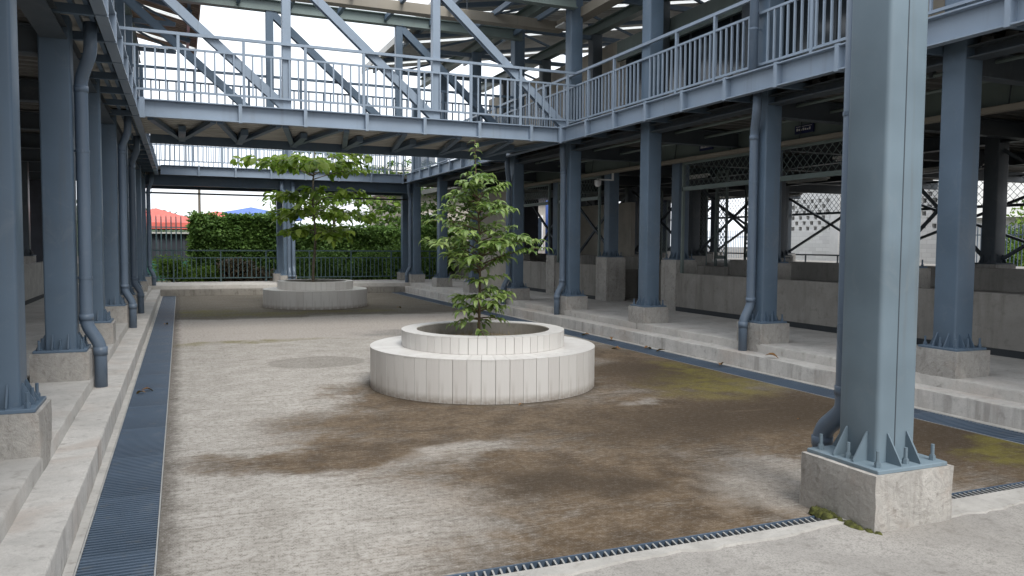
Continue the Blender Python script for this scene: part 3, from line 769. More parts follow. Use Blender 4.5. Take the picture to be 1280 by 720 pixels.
t = thing('ceiling_tray', 'cream coloured ceiling trough turning the corner above the footbridge', 'trough', (7.4, 15.3, 6.1))
MB().bevbox(-8, .12, -.12, .12, -.02, .17, .01).build('cross_run', M['cream'], t)
MB().bevbox(-.06, .2, -11.5, -.121, -.022, .168, .01).build('long_run', M['cream'], t)
for x in (-6, -4, -2): MB().box(x - .008, x + .008, -.008, .008, .2, .95).build('hanger_rod', M['paintd'], t)
MB().box(-.2, .35, -.75, -.35, -.05, -.021).build('light_panel', M['white'], t)

# ---------------------------------------------------------------- planters
def arc_tile(r0, r1, z0, z1, da, seg=3):
    """wedge of a ring centred on +X, z from z0 to z1"""
    mb = MB(); P = []
    for k in range(seg + 1):
        a = -da / 2 + da * k / seg; P.append((math.cos(a), math.sin(a)))
    poly = [(r1 * c, r1 * s) for c, s in P] + [(r0 * c, r0 * s) for c, s in reversed(P)]
    return mb.prism(poly, z0, z1)
def planter(label, cx, cy, Ro=1.28, H=.45, Ri=.93, H2=.63, Rs=.76, n1=56, n2=60, seed=0, wide=()):
    t = thing('round_planter', label, 'planter', (cx, cy, 0))
    core = MB(); N = 72
    # grout-coloured core: stepped ring
    prof = [(Ro - .010, -.02), (Ro - .010, H - .010), (Ri - .008, H - .010), (Ri - .008, H2 - .010), (Rs + .002, H2 - .010), (Rs + .002, .30), (0, .30)]
    vs = []; fs = []
    for r, z in prof:
        for k in range(N): a = 2 * math.pi * k / N; vs.append((r * math.cos(a), r * math.sin(a), z))
    for i in range(len(prof) - 1):
        for k in range(N): fs.append((i * N + k, i * N + (k + 1) % N, (i + 1) * N + (k + 1) % N, (i + 1) * N + k))
    core.add(vs, fs).build('core', M['grout'], t)
    MB().add([((Rs + .001) * math.cos(2 * math.pi * k / N), (Rs + .001) * math.sin(2 * math.pi * k / N), z) for z in (.30, H2 - .012) for k in range(N)], [(k, N + k, N + (k + 1) % N, (k + 1) % N) for k in range(N)]).build('inner_wall', M['wall'], t)
    rng = random.Random(seed)
    g = .0042
    def ringset(n, r0, r1, z0, z1, off, joint=True):
        da = 2 * math.pi / n; me = arc_tile(r0, r1, z0, z1, da - g / r1).mesh('tile', M['tile'])
        for k in range(n):
            o = obj('tile', me, t, (rng.uniform(-.001, .001), rng.uniform(-.001, .001), 0), da * k + off)
    ringset(n1, Ro - .011, Ro, .003, H - .012, .02)
    ringset(n1, Ri - .02, Ro + .001, H - .011, H, .02)
    ringset(n2, Ri - .010, Ri, H + .002, H2 - .012, .05)
    ringset(n2, Rs, Ri + .001, H2 - .011, H2, .05)
    # soil with a slight mound
    mb = MB(); vs = [(0, 0, .53)]; fs = []; rs = [.15, .35, .55, Rs - .001]
    for i, r in enumerate(rs):
        for k in range(36):
            a = 2 * math.pi * k / 36; vs.append((r * math.cos(a), r * math.sin(a), .53 - .05 * (r / Rs) + rng.uniform(-.012, .012)))
    for k in range(36): fs.append((0, 1 + k, 1 + (k + 1) % 36))
    for i in range(3):
        for k in range(36): fs.append((1 + i * 36 + k, 1 + (i + 1) * 36 + k, 1 + (i + 1) * 36 + (k + 1) % 36, 1 + i * 36 + (k + 1) % 36))
    mb.add(vs, fs).build('soil', M['soil'], t, True)
    return t
PL1, PL2 = (3.2, 8.48), (3.15, 20.35)
p1 = planter('round white-tiled planter with a raised rim holding the drooping-leaf tree', *PL1, seed=1)
p2 = planter('round white-tiled planter holding the broad-leaved tree near the far steps', *PL2, H=.44, H2=.64, n1=40, n2=48, seed=2)

# ---------------------------------------------------------------- leaves and trees
def leaf_geo(L, W, droop=.5, fold=.25, seg=4, obov=False):
    """leaf from the origin along +X, up is +Z; returns verts, faces"""
    vs = []; fs = []
    for i in range(seg + 1):
        u = i / seg
        if obov: w = W / 2 * (math.sin(math.pi * min(1, u ** 1.5 * .93 + .04)))
        else: w = W / 2 * math.sin(math.pi * min(1, (u * .94 + .03)) ** .9)
        a = droop * u; x = L * u * math.cos(a * .6); z = -L * u * math.sin(a * .6) + .10 * L * math.sin(math.pi * u)
        vs += [(x, -w, z + w * fold), (x, 0, z), (x, w, z + w * fold)]
    for i in range(seg):
        b = i * 3; fs += [(b, b + 3, b + 4, b + 1), (b + 1, b + 4, b + 5, b + 2)]
    return vs, fs
def leaf_matrix(p, d, roll=0., up=(0, 0, 1)):
    d = Vector(d).normalized(); u = Vector(up)
    y = u.cross(d)
    if y.length < 1e-3: y = Vector((0, 1, 0))
    y.normalize(); z = d.cross(y)
    m = Matrix((d, y, z)).transposed().to_4x4() @ Matrix.Rotation(roll, 4, 'X')
    m.translation = Vector(p); return m
def leaves_to_tree(t, leaves, variants, mat, cap=300):
    """leaves: list of (matrix, scale, variant); the first `cap` become objects, the rest one joined part"""
    random.Random(5).shuffle(leaves)
    mes = [MB().add(*v).mesh('leaf', mat, True) for v in variants]
    for m, s, k in leaves[:cap]:
        o = obj('leaf', mes[k], t); o.matrix_local = m @ Matrix.Scale(s, 4)
    if len(leaves) > cap:
        mb = MB()
        for m, s, k in leaves[cap:]:
            mm = m @ Matrix.Scale(s, 4); mb.add([mm @ Vector(p) for p in variants[k][0]], variants[k][1])
        mb.build('foliage', mat, t, True, kind='stuff')

def near_tree():
    rng = random.Random(21)
    bx, by, z0 = PL1[0] - .03, PL1[1] + .05, .50
    t = thing('young_tree', 'young tree with drooping glossy leaves growing in the white round planter', 'tree', (bx, by, z0))
    H = 2.78 - z0
    def stem(z): return Vector((.02 * math.sin(z * 2.1) - .035 * z / H, .015 * math.sin(z * 3 + 1), z))
    pts = [stem(H * i / 16) for i in range(17)]; pts[0].z = -.04
    MB().tube(pts, [.017 * (1 - .86 * i / 16) + .002 for i in range(17)], 8).build('trunk', M['bark'], t, True)
    variants = [leaf_geo(.118, .050, .75, .3), leaf_geo(.098, .042, 1.1, .25), leaf_geo(.135, .055, .5, .3)]
    leaves = []; br = MB()
    def branch(z, ang, length, rise, sag, n, ls=1., twigs=0):
        p0 = stem(z); pts = []
        dx, dy = math.cos(ang), math.sin(ang)
        for i in range(7):
            u = i / 6; pts.append(p0 + Vector((dx * length * u, dy * length * u, rise * u - sag * u * u)) + Vector((rng.uniform(-.008, .008), rng.uniform(-.008, .008), 0)))
        br.tube(pts, [.008 * (1 - .8 * i / 6) + .0012 for i in range(7)], 5)
        n = int(n * 1.25)
        for i in range(n):
            u = .22 + .78 * (i + rng.random() * .5) / n
            k = min(5, int(u * 6)); f = u * 6 - k; p = pts[k].lerp(pts[min(k + 1, 6)], f)
            s = 1 if i % 2 else -1
            td = (pts[min(k + 1, 6)] - pts[k]).normalized()
            side = Vector((-dy, dx, 0)) * s
            d = td * rng.uniform(.35, .9) + side * rng.uniform(.5, 1.0) + Vector((0, 0, rng.uniform(-.12, .42)))
            leaves.append((leaf_matrix(p, d, rng.uniform(-.5, .5)), ls * rng.uniform(.75, 1.15), rng.randrange(3)))
        leaves.append((leaf_matrix(pts[6], Vector((dx, dy, -.3)), 0), ls, 0))
        for q in range(twigs):
            u = rng.uniform(.3, .8); p = pts[int(u * 6)]; a2 = ang + rng.choice((-1, 1)) * rng.uniform(.5, 1.0); l2 = length * rng.uniform(.3, .5)
            e = p + Vector((math.cos(a2) * l2, math.sin(a2) * l2, rng.uniform(-.02, .1)))
            mid = (p + e) / 2 + Vector((0, 0, .03)); br.tube([p, mid, e], [.004, .003, .0015], 4)
            for i in range(9):
                v = .15 + .85 * i / 8; pp = p.lerp(mid, v * 2) if v < .5 else mid.lerp(e, v * 2 - 1)
                s = 1 if i % 2 else -1
                d = Vector((math.cos(a2), math.sin(a2), 0)) * rng.uniform(.3, .9) + Vector((-math.sin(a2), math.cos(a2), 0)) * s * rng.uniform(.4, 1) + Vector((0, 0, rng.uniform(-.15, .40)))
                leaves.append((leaf_matrix(pp, d, rng.uniform(-.5, .5)), ls * rng.uniform(.7, 1.05), rng.randrange(3)))
    def tier(za, zb, n, la, lb, rise, sag, nl, ls, tw, a0=0.):
        for i in range(n):
            ang = a0 + i * 2.399 + rng.uniform(-.25, .25)
            branch(rng.uniform(za, zb) - z0, ang, rng.uniform(la, lb), rise * rng.uniform(.7, 1.2), sag * rng.uniform(.7, 1.3), nl, ls, tw)
    tier(.60, .80, 5, .20, .34, .06, .10, 7, 1.0, 0)
    tier(.72, 1.02, 11, .20, .36, .14, .10, 9, 1.0, 1, .7)
    tier(1.0, 1.30, 8, .18, .32, .12, .08, 8, .95, 0)
    tier(1.26, 1.50, 11, .30, .52, .26, .14, 12, 1., 2)
    for ang, l, z in ((.05, .76, 1.36), (-.25, .66, 1.44), (.35, .58, 1.46), (3.0, .64, 1.44), (3.45, .56, 1.40), (2.6, .52, 1.46), (-1.2, .5, 1.4)): branch(z - z0, ang - .38, l, .34, .14, 14, 1., 2)
    tier(1.50, 1.85, 14, .34, .58, .26, .13, 11, .95, 2, 1.)
    tier(1.84, 2.16, 16, .26, .46, .24, .11, 11, .9, 2, 2.)
    tier(2.12, 2.36, 7, .12, .26, .14, .06, 8, .85, 0)
    for i in range(18):
        z = 2.30 + .46 * i / 17 - z0; a = i * 2.4; p = stem(z)
        leaves.append((leaf_matrix(p, (math.cos(a), math.sin(a), .35), 0), .95, 1))
    br.build('branches', M['bark'], t, True)
    leaves_to_tree(t, leaves, variants, M['leaf'])
    # dry grass and weeds round the stem
    g = MB()
    for i in range(900):
        a, r = rng.uniform(0, 6.28), .66 * math.sqrt(rng.random()); x, y = PL1[0] + r * math.cos(a) - bx, PL1[1] + r * math.sin(a) - by
        if x < 0 and rng.random() < .6: continue
        h = rng.uniform(.03, .12); l = Vector((rng.uniform(-.05, .05), rng.uniform(-.05, .05), h)); w = Vector((rng.uniform(-1, 1), rng.uniform(-1, 1), 0)).normalized() * .003
        b = Vector((x, y, -.03)); g.add([b - w, b + w, b + l], [(0, 1, 2)])
    w = g.build('dry_grass', M['straw'], None, loc=(bx, by, z0), kind='stuff', label='thin dry grass on the soil of the drooping-leaf planter', category='grass')
near_tree()

def almond_tree(label, x, y, z0, H, tiers, leafscale, mat, seed, r0=.035, name='broadleaf_tree', cap=300, bark='barkg'):
    rng = random.Random(seed)
    t = thing(name, label, 'tree', (x, y, z0))
    pts = [Vector((.03 * math.sin(i * .9 + seed), .02 * math.sin(i * 1.3), H * i / 12)) for i in range(13)]
    pts[0].z = -.06
    MB().tube(pts, [r0 * (1 - .75 * i / 12) + .004 for i in range(13)], 8).build('trunk', M[bark], t, True)
    V = [leaf_geo(.24, .125, .5, .2, 4, True), leaf_geo(.21, .11, .9, .2, 4, True), leaf_geo(.26, .13, .2, .15, 4, True)]
    leaves = []; br = MB()
    for z, n, la, lb, a0, sag in tiers:
        for i in range(n):
            a = a0 + 2 * math.pi * i / n + rng.uniform(-.25, .25); l = rng.uniform(la, lb); zz = z - z0 + rng.uniform(-.12, .12)
            k = min(12, max(0, int(zz / H * 12))); p0 = Vector((pts[k].x, pts[k].y, zz))
            bp = []
            for q in range(7):
                u = q / 6; bp.append(p0 + Vector((math.cos(a) * l * u, math.sin(a) * l * u, .16 * l * math.sin(u * 2.4) - sag * u * u)) + Vector((rng.uniform(-.02, .02), rng.uniform(-.02, .02), 0)))
            br.tube(bp, [.014 * (1 - .75 * q / 6) for q in range(7)], 5)
            tips = []
            for q in range(2, 7):
                tips.append((bp[q], a))
                if q < 6:
                    for s in (-1, 1):
                        a2 = a + s * rng.uniform(.5, 1.0); l2 = l * rng.uniform(.14, .30)
                        e = bp[q] + Vector((math.cos(a2) * l2, math.sin(a2) * l2, rng.uniform(-.02, .08)))
                        br.tube([bp[q], e], [.006, .003], 4); tips.append((e, a2))
            for p, aa in tips:
                for w in range(rng.randint(2, 4)):
                    b = aa + rng.uniform(-1.9, 1.9)
                    d = Vector((math.cos(b), math.sin(b), rng.uniform(-.7, .5)))
                    leaves.append((leaf_matrix(p, d, rng.uniform(-.6, .6)), leafscale * rng.uniform(.6, 1.1), rng.randrange(3)))
    br.build('branches', M[bark], t, True)
    leaves_to_tree(t, leaves, V, M[mat], cap)
    return t
almond_tree('broad-leaved young tree with tiered yellow-green branches in the far planter', PL2[0] - .03, PL2[1], .50, 3.5,
            [(3.2, 7, 1.2, 1.95, .2, -.12), (3.5, 6, .7, 1.4, .5, .0), (2.25, 6, .8, 1.6, .1, .12), (2.6, 5, .6, 1.4, .9, -.05), (1.80, 5, .5, 1.05, .05, .15)], 1.25, 'leafy', 4)
g = MB(); rng = random.Random(8)
for i in range(500):
    a, r = rng.uniform(0, 6.28), .68 * math.sqrt(rng.random()); b = Vector((r * math.cos(a), r * math.sin(a), -.03)); h = rng.uniform(.03, .14)
    l = Vector((rng.uniform(-.06, .06), rng.uniform(-.06, .06), h)); w = Vector((rng.uniform(-1, 1), rng.uniform(-1, 1), 0)).normalized() * .008
    g.add([b - w, b + w, b + l], [(0, 1, 2)])
g.build('low_weeds', M['leafm'], None, loc=(PL2[0], PL2[1], .51), kind='stuff', label='low green weeds on the soil of the far planter', category='weeds')

# ---------------------------------------------------------------- right hall, ground floor
def simple(name, label, cat, mb, mat, part, group=None, loc=(0, 0, 0)):
    t = thing(name, label, cat, loc, 0, group); mb.build(part, M[mat], t, loc=tuple(-q for q in loc)); return t
def low_wall(label, x0, x1, y0, y1, z0, z1, mat='wall', skirt=None, cope=False):
    t = thing('low_wall', label, 'wall', (x0, y0, z0)); L = (-x0, -y0, -z0)
    MB().bevbox(x0, x1, y0, y1, z0, z1, .01).build('body', M[mat], t, loc=L)
    if skirt == 'x-': MB().box(x0 - .012, x0 - .001, y0 + .002, y1 - .002, z0, z0 + .085).build('skirting', M['rubber'], t, loc=L)
    if skirt == 'x+': MB().box(x1 + .001, x1 + .012, y0 + .002, y1 - .002, z0, z0 + .085).build('skirting', M['rubber'], t, loc=L)
    return t
IY = [5.4, 8.05, 10.75, 13.4, 16.15, 18.9, 21.6]
for a, b, lab in ((2.2, 5.14, 'beyond the big yard column'), (5.66, 7.79, 'behind the corner-most hall-side pedestal'), (8.31, 10.49, 'with stained face and deep ledge'), (11.01, 13.14, 'under the diamond mesh')):
    low_wall('low bare concrete wall of the hall %s' % lab, 9.04, 9.2, a, b, ZP, 1.05, skirt='x-')
low_wall('low bare concrete wall of the hall past the open bay, under a pale panel', 9.04, 9.2, 16.41, 18.64, ZP, 1.12, skirt='x-')
low_wall('low bare concrete wall of the hall behind the drooping-leaf tree', 9.04, 9.2, 19.16, 21.34, ZP, 1.12, skirt='x-')
low_wall('full-height beige plastered wall at the far end of the hall front', 9.04, 9.2, 21.86, 25.1, ZP, 3.26, 'beige')
low_wall('concrete wall set back inside the open bay of the hall', 10.32, 10.46, 13.2, 16.6, ZP, 1.16)
for a, b, w in ((2.2, 13.15, 'long raised concrete ledge inside the hall behind the stained wall'), (16.65, 25, 'short raised concrete ledge inside the hall past the open bay')): low_wall(w, 10.32, 10.46, a, b, 1.0, 1.31)
struct('hall_floor', MB().box(9.19, 10.325, 2.2, 13.14, -.2, 1.0).box(9.19, 10.325, 16.66, 25.1, -.2, 1.0).box(10.45, 23.5, 2.2, 32, -.2, 1.02), M['wall'])
for j, y in enumerate(IY):
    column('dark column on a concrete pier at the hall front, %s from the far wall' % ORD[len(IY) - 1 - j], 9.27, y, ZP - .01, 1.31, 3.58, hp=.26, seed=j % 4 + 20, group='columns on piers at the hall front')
rows = [(12.6, [5.9, 9.15, 11.3, 14.4, 17.6, 20.8, 24.0]), (16.2, [6.4, 10.2, 14.5, 18.3, 22.1, 25.9, 29.5]), (20.4, [7.0, 12.8, 18.6, 22.8, 27.0, 30.5])]
ROWN = ['first', 'second', 'third']
for r, (x, ys) in enumerate(rows):
    for j, y in enumerate(ys):
        column('dark steel column deep in the hall, %s inner row, %s along' % (ROWN[r], ORD[j]), x, y, 1.0, 1.32, 3.62, hp=.25, mat='paintd', seed=j % 3 + 30, group='inner hall columns', bolts=False)
# front beam, cream tray, mesh band, posts
simple('hall_front_beam', 'green-grey steel beam along the hall front above the cream tray', 'beam', MB().box(9.06, 9.20, 2.2, 25, 3.285, 3.60), 'paintg', 'web', loc=(9.1, 2.2, 3.28))
t = thing('lighting_tray', 'long cream lighting tray hung below the hall front beam', 'tray', (8.98, 2.4, 3.2))
MB().bevbox(-.06, .06, 0, 20.5, 0, .07, .006).build('tray', M['cream'], t)
for i in range(12): MB().bar((0, .6 + 1.7 * i, .06), (.06, .6 + 1.7 * i, .5), .012, .012).build('hanger_rod', M['paintd'], t)
def mesh_panel(label, y0, y1, z0, z1, x=9.12, step=.15, r=.0045, mat='paintg', post=True, axis='y'):
    t = thing('mesh_panel', label, 'mesh panel', (x, y0, z0) if axis == 'y' else (y0, x, z0)); w = y1 - y0; h = z1 - z0
    Q = (lambda a, z: (0, a, z)) if axis == 'y' else (lambda a, z: (a, 0, z))
    mb = MB(); n = int((w + h) / step)
    for i in range(1, n):
        c = i * step
        a0, a1 = max(0, c - h), min(w, c)
        if a1 - a0 > .02:
            mb.bar(Q(a0, c - a0), Q(a1, c - a1), r * 1.6, r)
            mb.bar(Q(w - a0, c - a0), Q(w - a1, c - a1), r * 1.6, r * 1.1)
    mb.build('wire_mesh', M[mat], t, kind='stuff')
    f = .05
    MB().bar(Q(0, -f / 2), Q(w, -f / 2), f, f * 1.6).build('bottom_bar', M[mat], t); MB().bar(Q(0, h), Q(w, h), f, f).build('top_bar', M[mat], t)
    if post:
        for a in (.02, w - .02): MB().bar(Q(a, -z0 + 1.0), Q(a, h), f, f, (1, 0, 0)).build('post', M[mat], t)
    return t
mesh_panel('diamond wire mesh above the stained hall wall, right of its post', 8.32, 10.48, 2.72, 3.19)
mesh_panel('diamond wire mesh between two posts over the mesh-bay wall', 11.02, 13.1, 2.72, 3.19)
mesh_panel('diamond wire mesh over the low wall past the open bay', 16.42, 18.64, 2.72, 3.19)
mesh_panel('diamond wire mesh over the low wall behind the drooping-leaf tree', 19.17, 21.34, 2.72, 3.19)
def xbrace(label, a, b, c, d, mat='paintd', w=.05):
    t = thing('cross_brace', label, 'brace', a); o = Vector(a)
    MB().bar((0, 0, 0), Vector(b) - o, w, w).build('diagonal', M[mat], t)
    off = Vector((.055, 0, 0)) if abs(a[0] - b[0]) < .5 else Vector((0, .055, 0))
    MB().bar(Vector(c) - o + off, Vector(d) - o + off, w, w).build('diagonal', M[mat], t)
for j in (0, 1, 3, 4, 5):
    ya, yb = rows[0][1][j] + .13, rows[0][1][j + 1] - .13
    xbrace('crossed dark bracing bars in the first inner row, %s bay' % ORD[j], (12.6, ya, 1.4), (12.6, yb, 3.2), (12.6, ya, 3.2), (12.6, yb, 1.4))
for j in range(5):
    ya, yb = rows[2][1][j] + .13, rows[2][1][j + 1] - .13
    xbrace('crossed dark bracing bars in the third inner row, %s bay' % ORD[j], (20.4, ya, 1.4), (20.4, yb, 3.3), (20.4, ya, 3.3), (20.4, yb, 1.4), w=.07)
    mesh_panel('wire mesh at the open back of the hall, %s bay' % ORD[j], ya, yb, 2.75, 3.5, x=20.55, step=.2, r=.008, mat='paintd', post=False)
xbrace('crossed dark bars in front of the pale panel past the open bay', (9.6, 16.5, 1.3), (9.6, 18.6, 2.7), (9.6, 16.5, 2.7), (9.6, 18.6, 1.3))
xbrace('crossed dark bars behind the drooping-leaf tree', (9.6, 19.2, 1.3), (9.6, 21.3, 2.7), (9.6, 19.2, 2.7), (9.6, 21.3, 1.3))
simple('partition_panel', 'pale plastered partition inside the hall behind crossed bars', 'partition', MB().box(11.3, 11.42, 18.6, 22.5, 1.0, 2.75), 'beige', 'board', loc=(11.3, 18.6, 1))
simple('ceiling_beam', 'dark ceiling beam across the hall between the inner rows', 'beam', MB().hbar((12.6, 2.4, 3.45), (12.6, 31, 3.45), .2, .26), 'paintd', 'section', loc=(12.6, 2.4, 3.4))
simple('ceiling_beam', 'dark ceiling beam over the second inner row of hall columns', 'beam', MB().hbar((16.2, 2.4, 3.45), (16.2, 31, 3.45), .2, .26), 'paintd', 'section', loc=(16.2, 2.4, 3.4))
simple('hall_ceiling', 'dark metal ceiling over the far back part of the hall', 'ceiling', MB().box(9.3, 22.0, 25.21, 32, 3.62, 3.8), 'deck', 'sheet', loc=(9.3, 25.2, 3.6))
for q, (xa, w) in enumerate(((13.4, .9), (14.8, .7), (15.9, 1.1), (17.4, .6), (18.5, 1.0), (20.0, .8))):
    simple('stall_board', 'dark upright board between bright gaps at the hall back, %s along' % ORD[q], 'board', MB().box(xa, xa + w, 31.2, 31.25, 1.0, 3.62), 'darkw', 'panel', loc=(xa, 31.2, 1.0))
t = thing('back_rail', 'low dark rail along the open back of the hall before the brick wall', 'railing', (20.7, 18.7, 1.02))
MB().box(-.025, .025, 0, 8.1, .24, .29).build('top_rail', M['paintd'], t)
for q in range(6): MB().box(-.02, .02, .4 + 1.5 * q, .44 + 1.5 * q, 0, .239).build('post', M['paintd'], t)
simple('tarpaulin_sheet', 'bright blue tarpaulin hanging at the back of the hall', 'tarpaulin', MB().box(15.5, 19.2, 33.0, 33.03, .2, 3.6), 'blue', 'sheet', loc=(15.5, 33.0, .2))
for q, (x, y) in enumerate(((11.6, 14.9), (11.6, 13.2), (14.0, 16.8), (14.0, 18.9), (17.6, 21.2), (17.6, 24.0), (14.2, 21.5), (18.2, 27.2))):
    mesh_panel('narrow upright strip of wire lattice inside the hall, %s from the open bay' % ORD[q], y, y + .42, 1.35, 3.3, x=x, step=.13, r=.008, mat='paintg')
for q, (x, y) in enumerate(((11.2, 10.6), (14.2, 15.2), (11.2, 15.8), (18.0, 20.2), (14.5, 11.5))):
    t = thing('batten_light', 'unlit white fluorescent batten under the hall ceiling, %s from the low wall' % ORD[q], 'light', (x, y, 3.2))
    MB().bevbox(-.06, .06, -.7, .7, 0, .05, .01).build('housing', M['white'], t); MB().tube([(0, -.66, -.025), (0, .66, -.025)], .016, 8).build('tube', M['white'], t)
    for d in (-.5, .5): MB().box(-.006, .006, d - .006, d + .006, .05, .42).build('hanger', M['paintd'], t)
for q, (x, z) in enumerate(((7.75, 3.50), (8.35, 3.46))):
    t = thing('cable_conduit', ['grey conduit running under the hall-side gallery near the columns', 'grey conduit running under the hall-side gallery near the cream tray'][q], 'conduit', (x, 3, z))
    MB().tube([(0, 0, 0), (0, 8, -.01), (0, 21, 0)], .022, 8).build('pipe', M['paintg'], t)
    for d in range(8): MB().box(-.03, .03, .8 + 2.6 * d, .84 + 2.6 * d, -.025, .10).build('clip', M['paintd'], t)
for yy, lab in ((12.05, 'small navy blue room sign above the mesh-bay wall'), (9.55, 'small navy blue room sign above the stained hall wall')):
    t = thing('room_sign', lab, 'sign', (9.02, yy, 3.36))
    MB().box(0, .02, 0, .40, 0, .13).build('plate', M['navy'], t)
    for q in range(7): MB().box(-.003, -.0005, .36 - q * .045 - .03, .36 - q * .045, .045, .085 - (q % 3) * .008).build('lettering', M['white'], t)
    for q in (.08, .32): MB().box(.008, .012, q - .004, q + .004, .13, .24).build('hanger', M['paintd'], t)
    MB().box(-.0025, -.0005, .03, .37, .105, .112).build('lettering', M['white'], t)
t = thing('security_camera', 'small white dome camera hung from the cream tray by a column', 'camera', (8.6, 15.6, 2.98))
prof = [(.0, -.10), (.045, -.09), (.07, -.05), (.075, 0), (.075, .05), (.03, .06)]
mb = MB(); N = 14; mb.add([(r * math.cos(6.2832 * k / N), r * math.sin(6.2832 * k / N), z) for r, z in prof for k in range(N)], [(i * N + k, i * N + (k + 1) % N, (i + 1) * N + (k + 1) % N, (i + 1) * N + k) for i in range(len(prof) - 1) for k in range(N)])
mb.build('dome', M['white'], t, True); MB().box(-.02, .4, -.015, .015, .05, .08).build('arm', M['white'], t); MB().box(.36, .4, -.015, .015, .08, .25).build('bracket', M['white'], t)

# ---------------------------------------------------------------- outside, seen through the hall
t = thing('brick_wall', 'white painted brick wall with a band of pierced blocks beyond the hall', 'wall', (27, 21, -.3)); L = (-27, -21, .3)
MB().box(27, 27.2, 21, 30.2, -.3, 2.25).build('brickwork', M['brickw'], t, loc=L)
MB().box(27, 27.2, 21, 30.2, 3.75, 4.1).build('coping', M['white'], t, loc=L)
for i in range(4): MB().box(26.95, 27.25, 21 + 3.05 * i - .25, 21 + 3.05 * i + .25, -.3, 4.15).build('pier', M['white'], t, loc=L)
mb = MB()
for r in range(6):
    z = 2.25 + r * .25; mb.box(27, 27.2, 21.2, 30, z, z + .07); y = 21.2 + (r % 2) * .24
    while y < 29.7:
        mb.box(27.002, 27.198, y, y + .28, z + .07, z + .25); y += .48
mb.build('pierced_blocks', M['brickw'], t, loc=L, kind='stuff')
MB().box(27.26, 27.3, 21, 30.2, 2.0, 3.8).build('dark_backing', M['darkw'], t, loc=L)
def picket(label, axis, fixed, a0, a1, z0, z1, mat, pitch=.14, name='picket_fence', spear=False, rails=(.15, .85), w=.028):
    t = thing(name, label, 'fence', (fixed, a0, z0) if axis == 'y' else (a0, fixed, z0)); h = z1 - z0
    def B(a, b, wd, za, zb): return MB().box(-wd / 2, wd / 2, a, b, za, zb) if axis == 'y' else MB().box(a, b, -wd / 2, wd / 2, za, zb)
    for r in rails: B(0, a1 - a0, .03, h * r - .02, h * r + .02).build('rail', M[mat], t)
    pm = B(-w / 2, w / 2, w * .8, 0, h)
    if spear: pm.add([(-w / 2, -w * .4, h), (w / 2, -w * .4, h), (w / 2, w * .4, h), (-w / 2, w * .4, h), (0, 0, h + .09)], [(0, 1, 4), (1, 2, 4), (2, 3, 4), (3, 0, 4)])
    me = pm.mesh('picket', M[mat]); n = int((a1 - a0) / pitch)
    for i in range(n): obj('picket', me, t, (0, i * pitch, 0) if axis == 'y' else (i * pitch, 0, 0))
    return t
picket('tall pale blue-grey picket fence outside the hall, left of the red roof', 'y', 27.0, 10.0, 20.6, 0, 2.4, 'paint')
picket('pale picket fence outside past the white brick wall', 'y', 27.0, 30.6, 39, 0, 2.4, 'paintl')
def house(label, x, y, w, d, h, mat, roofm, rz=0):
    t = thing('house', label, 'house', (x, y, -.35), rz)
    MB().box(-w / 2, w / 2, -d / 2, d / 2, 0, h).build('wall', M[mat], t)
    r = MB(); r.add([(-w / 2 - .4, -d / 2 - .4, h), (w / 2 + .4, -d / 2 - .4, h), (w / 2 + .4, d / 2 + .4, h), (-w / 2 - .4, d / 2 + .4, h), (-w / 2 - .4, 0, h + d * .3), (w / 2 + .4, 0, h + d * .3)],
                    [(0, 1, 5, 4), (2, 3, 4, 5), (0, 4, 3), (1, 2, 5), (0, 3, 2, 1)])
    r.build('roof', M[roofm], t)
    for q in (-.28, .28):
        for s in (-1, 1):
            f = MB().box(w * q - .5, w * q + .5, s * d / 2 - .03, s * d / 2 + .03, h * .4, h * .8).build('window', M['white'], t)
            MB().box(w * q - .42, w * q + .42, s * d / 2 - .045, s * d / 2 + .045, h * .43, h * .77).build('pane', M['glass'], f)
    MB().box(-.45, .45, -d / 2 - .04, -d / 2 + .02, 0, min(2.1, h * .8)).build('door', M['greenw'], t)
    return t
house('low white house with a red roof beyond the blue-grey pickets', 40, 27.5, 7, 7, 3.0, 'white', 'red', R(90))
house('pale plastered building behind the trees at the hall corner', 13.5, 38, 9, 5, 4.2, 'beige', 'roof')
house('pale long shed beyond the pierced brick wall', 36, 24, 12, 8, 3.2, 'white', 'roof', R(90))

# ---------------------------------------------------------------- left hall
low_wall('whitewashed low wall of the left hall with black skirting', -3.05, -2.9, -1, 26, ZP, 1.1, 'cement', skirt='x+')
struct('left_hall_floor', MB().box(-12, -3.04, -2, 26, -.2, .9), M['wall'])
for j, y in enumerate([4.2, 8.4, 12.6, 16.8, 21.0]):
    column('dark steel column inside the left hall, %s along' % ORD[j], -3.3, y, .88, 1.25, 3.6, hp=.22, mat='paintd', seed=40 + j % 2, bolts=False, group='columns inside the left hall')
simple('hall_end_wall', 'dark boarded end wall of the left hall beyond its columns', 'wall', MB().box(-12, -3.1, 26.02, 26.15, .3, 3.58), 'darkw', 'boards', loc=(-7, 26, .3))
t = thing('roller_shutter', 'dark shuttered stall front inside the left hall', 'shutter', (-5.2, 6, .9))
for i in range(12): MB().bevbox(-.03, .03, 0, 9.0, i * .2, i * .2 + .19, .012).build('slat', M['darkw'], t)
t = thing('advert_board', 'small bright blue board glimpsed inside the left hall', 'board', (-4.6, 18.0, 1.5)); MB().box(-.5, .5, -.02, .02, .5, 1.25).build('panel', M['screen'], t)
for x in (-.4, .4): MB().box(x - .03, x + .03, -.015, .015, -.6, .5).build('leg', M['paintd'], t)

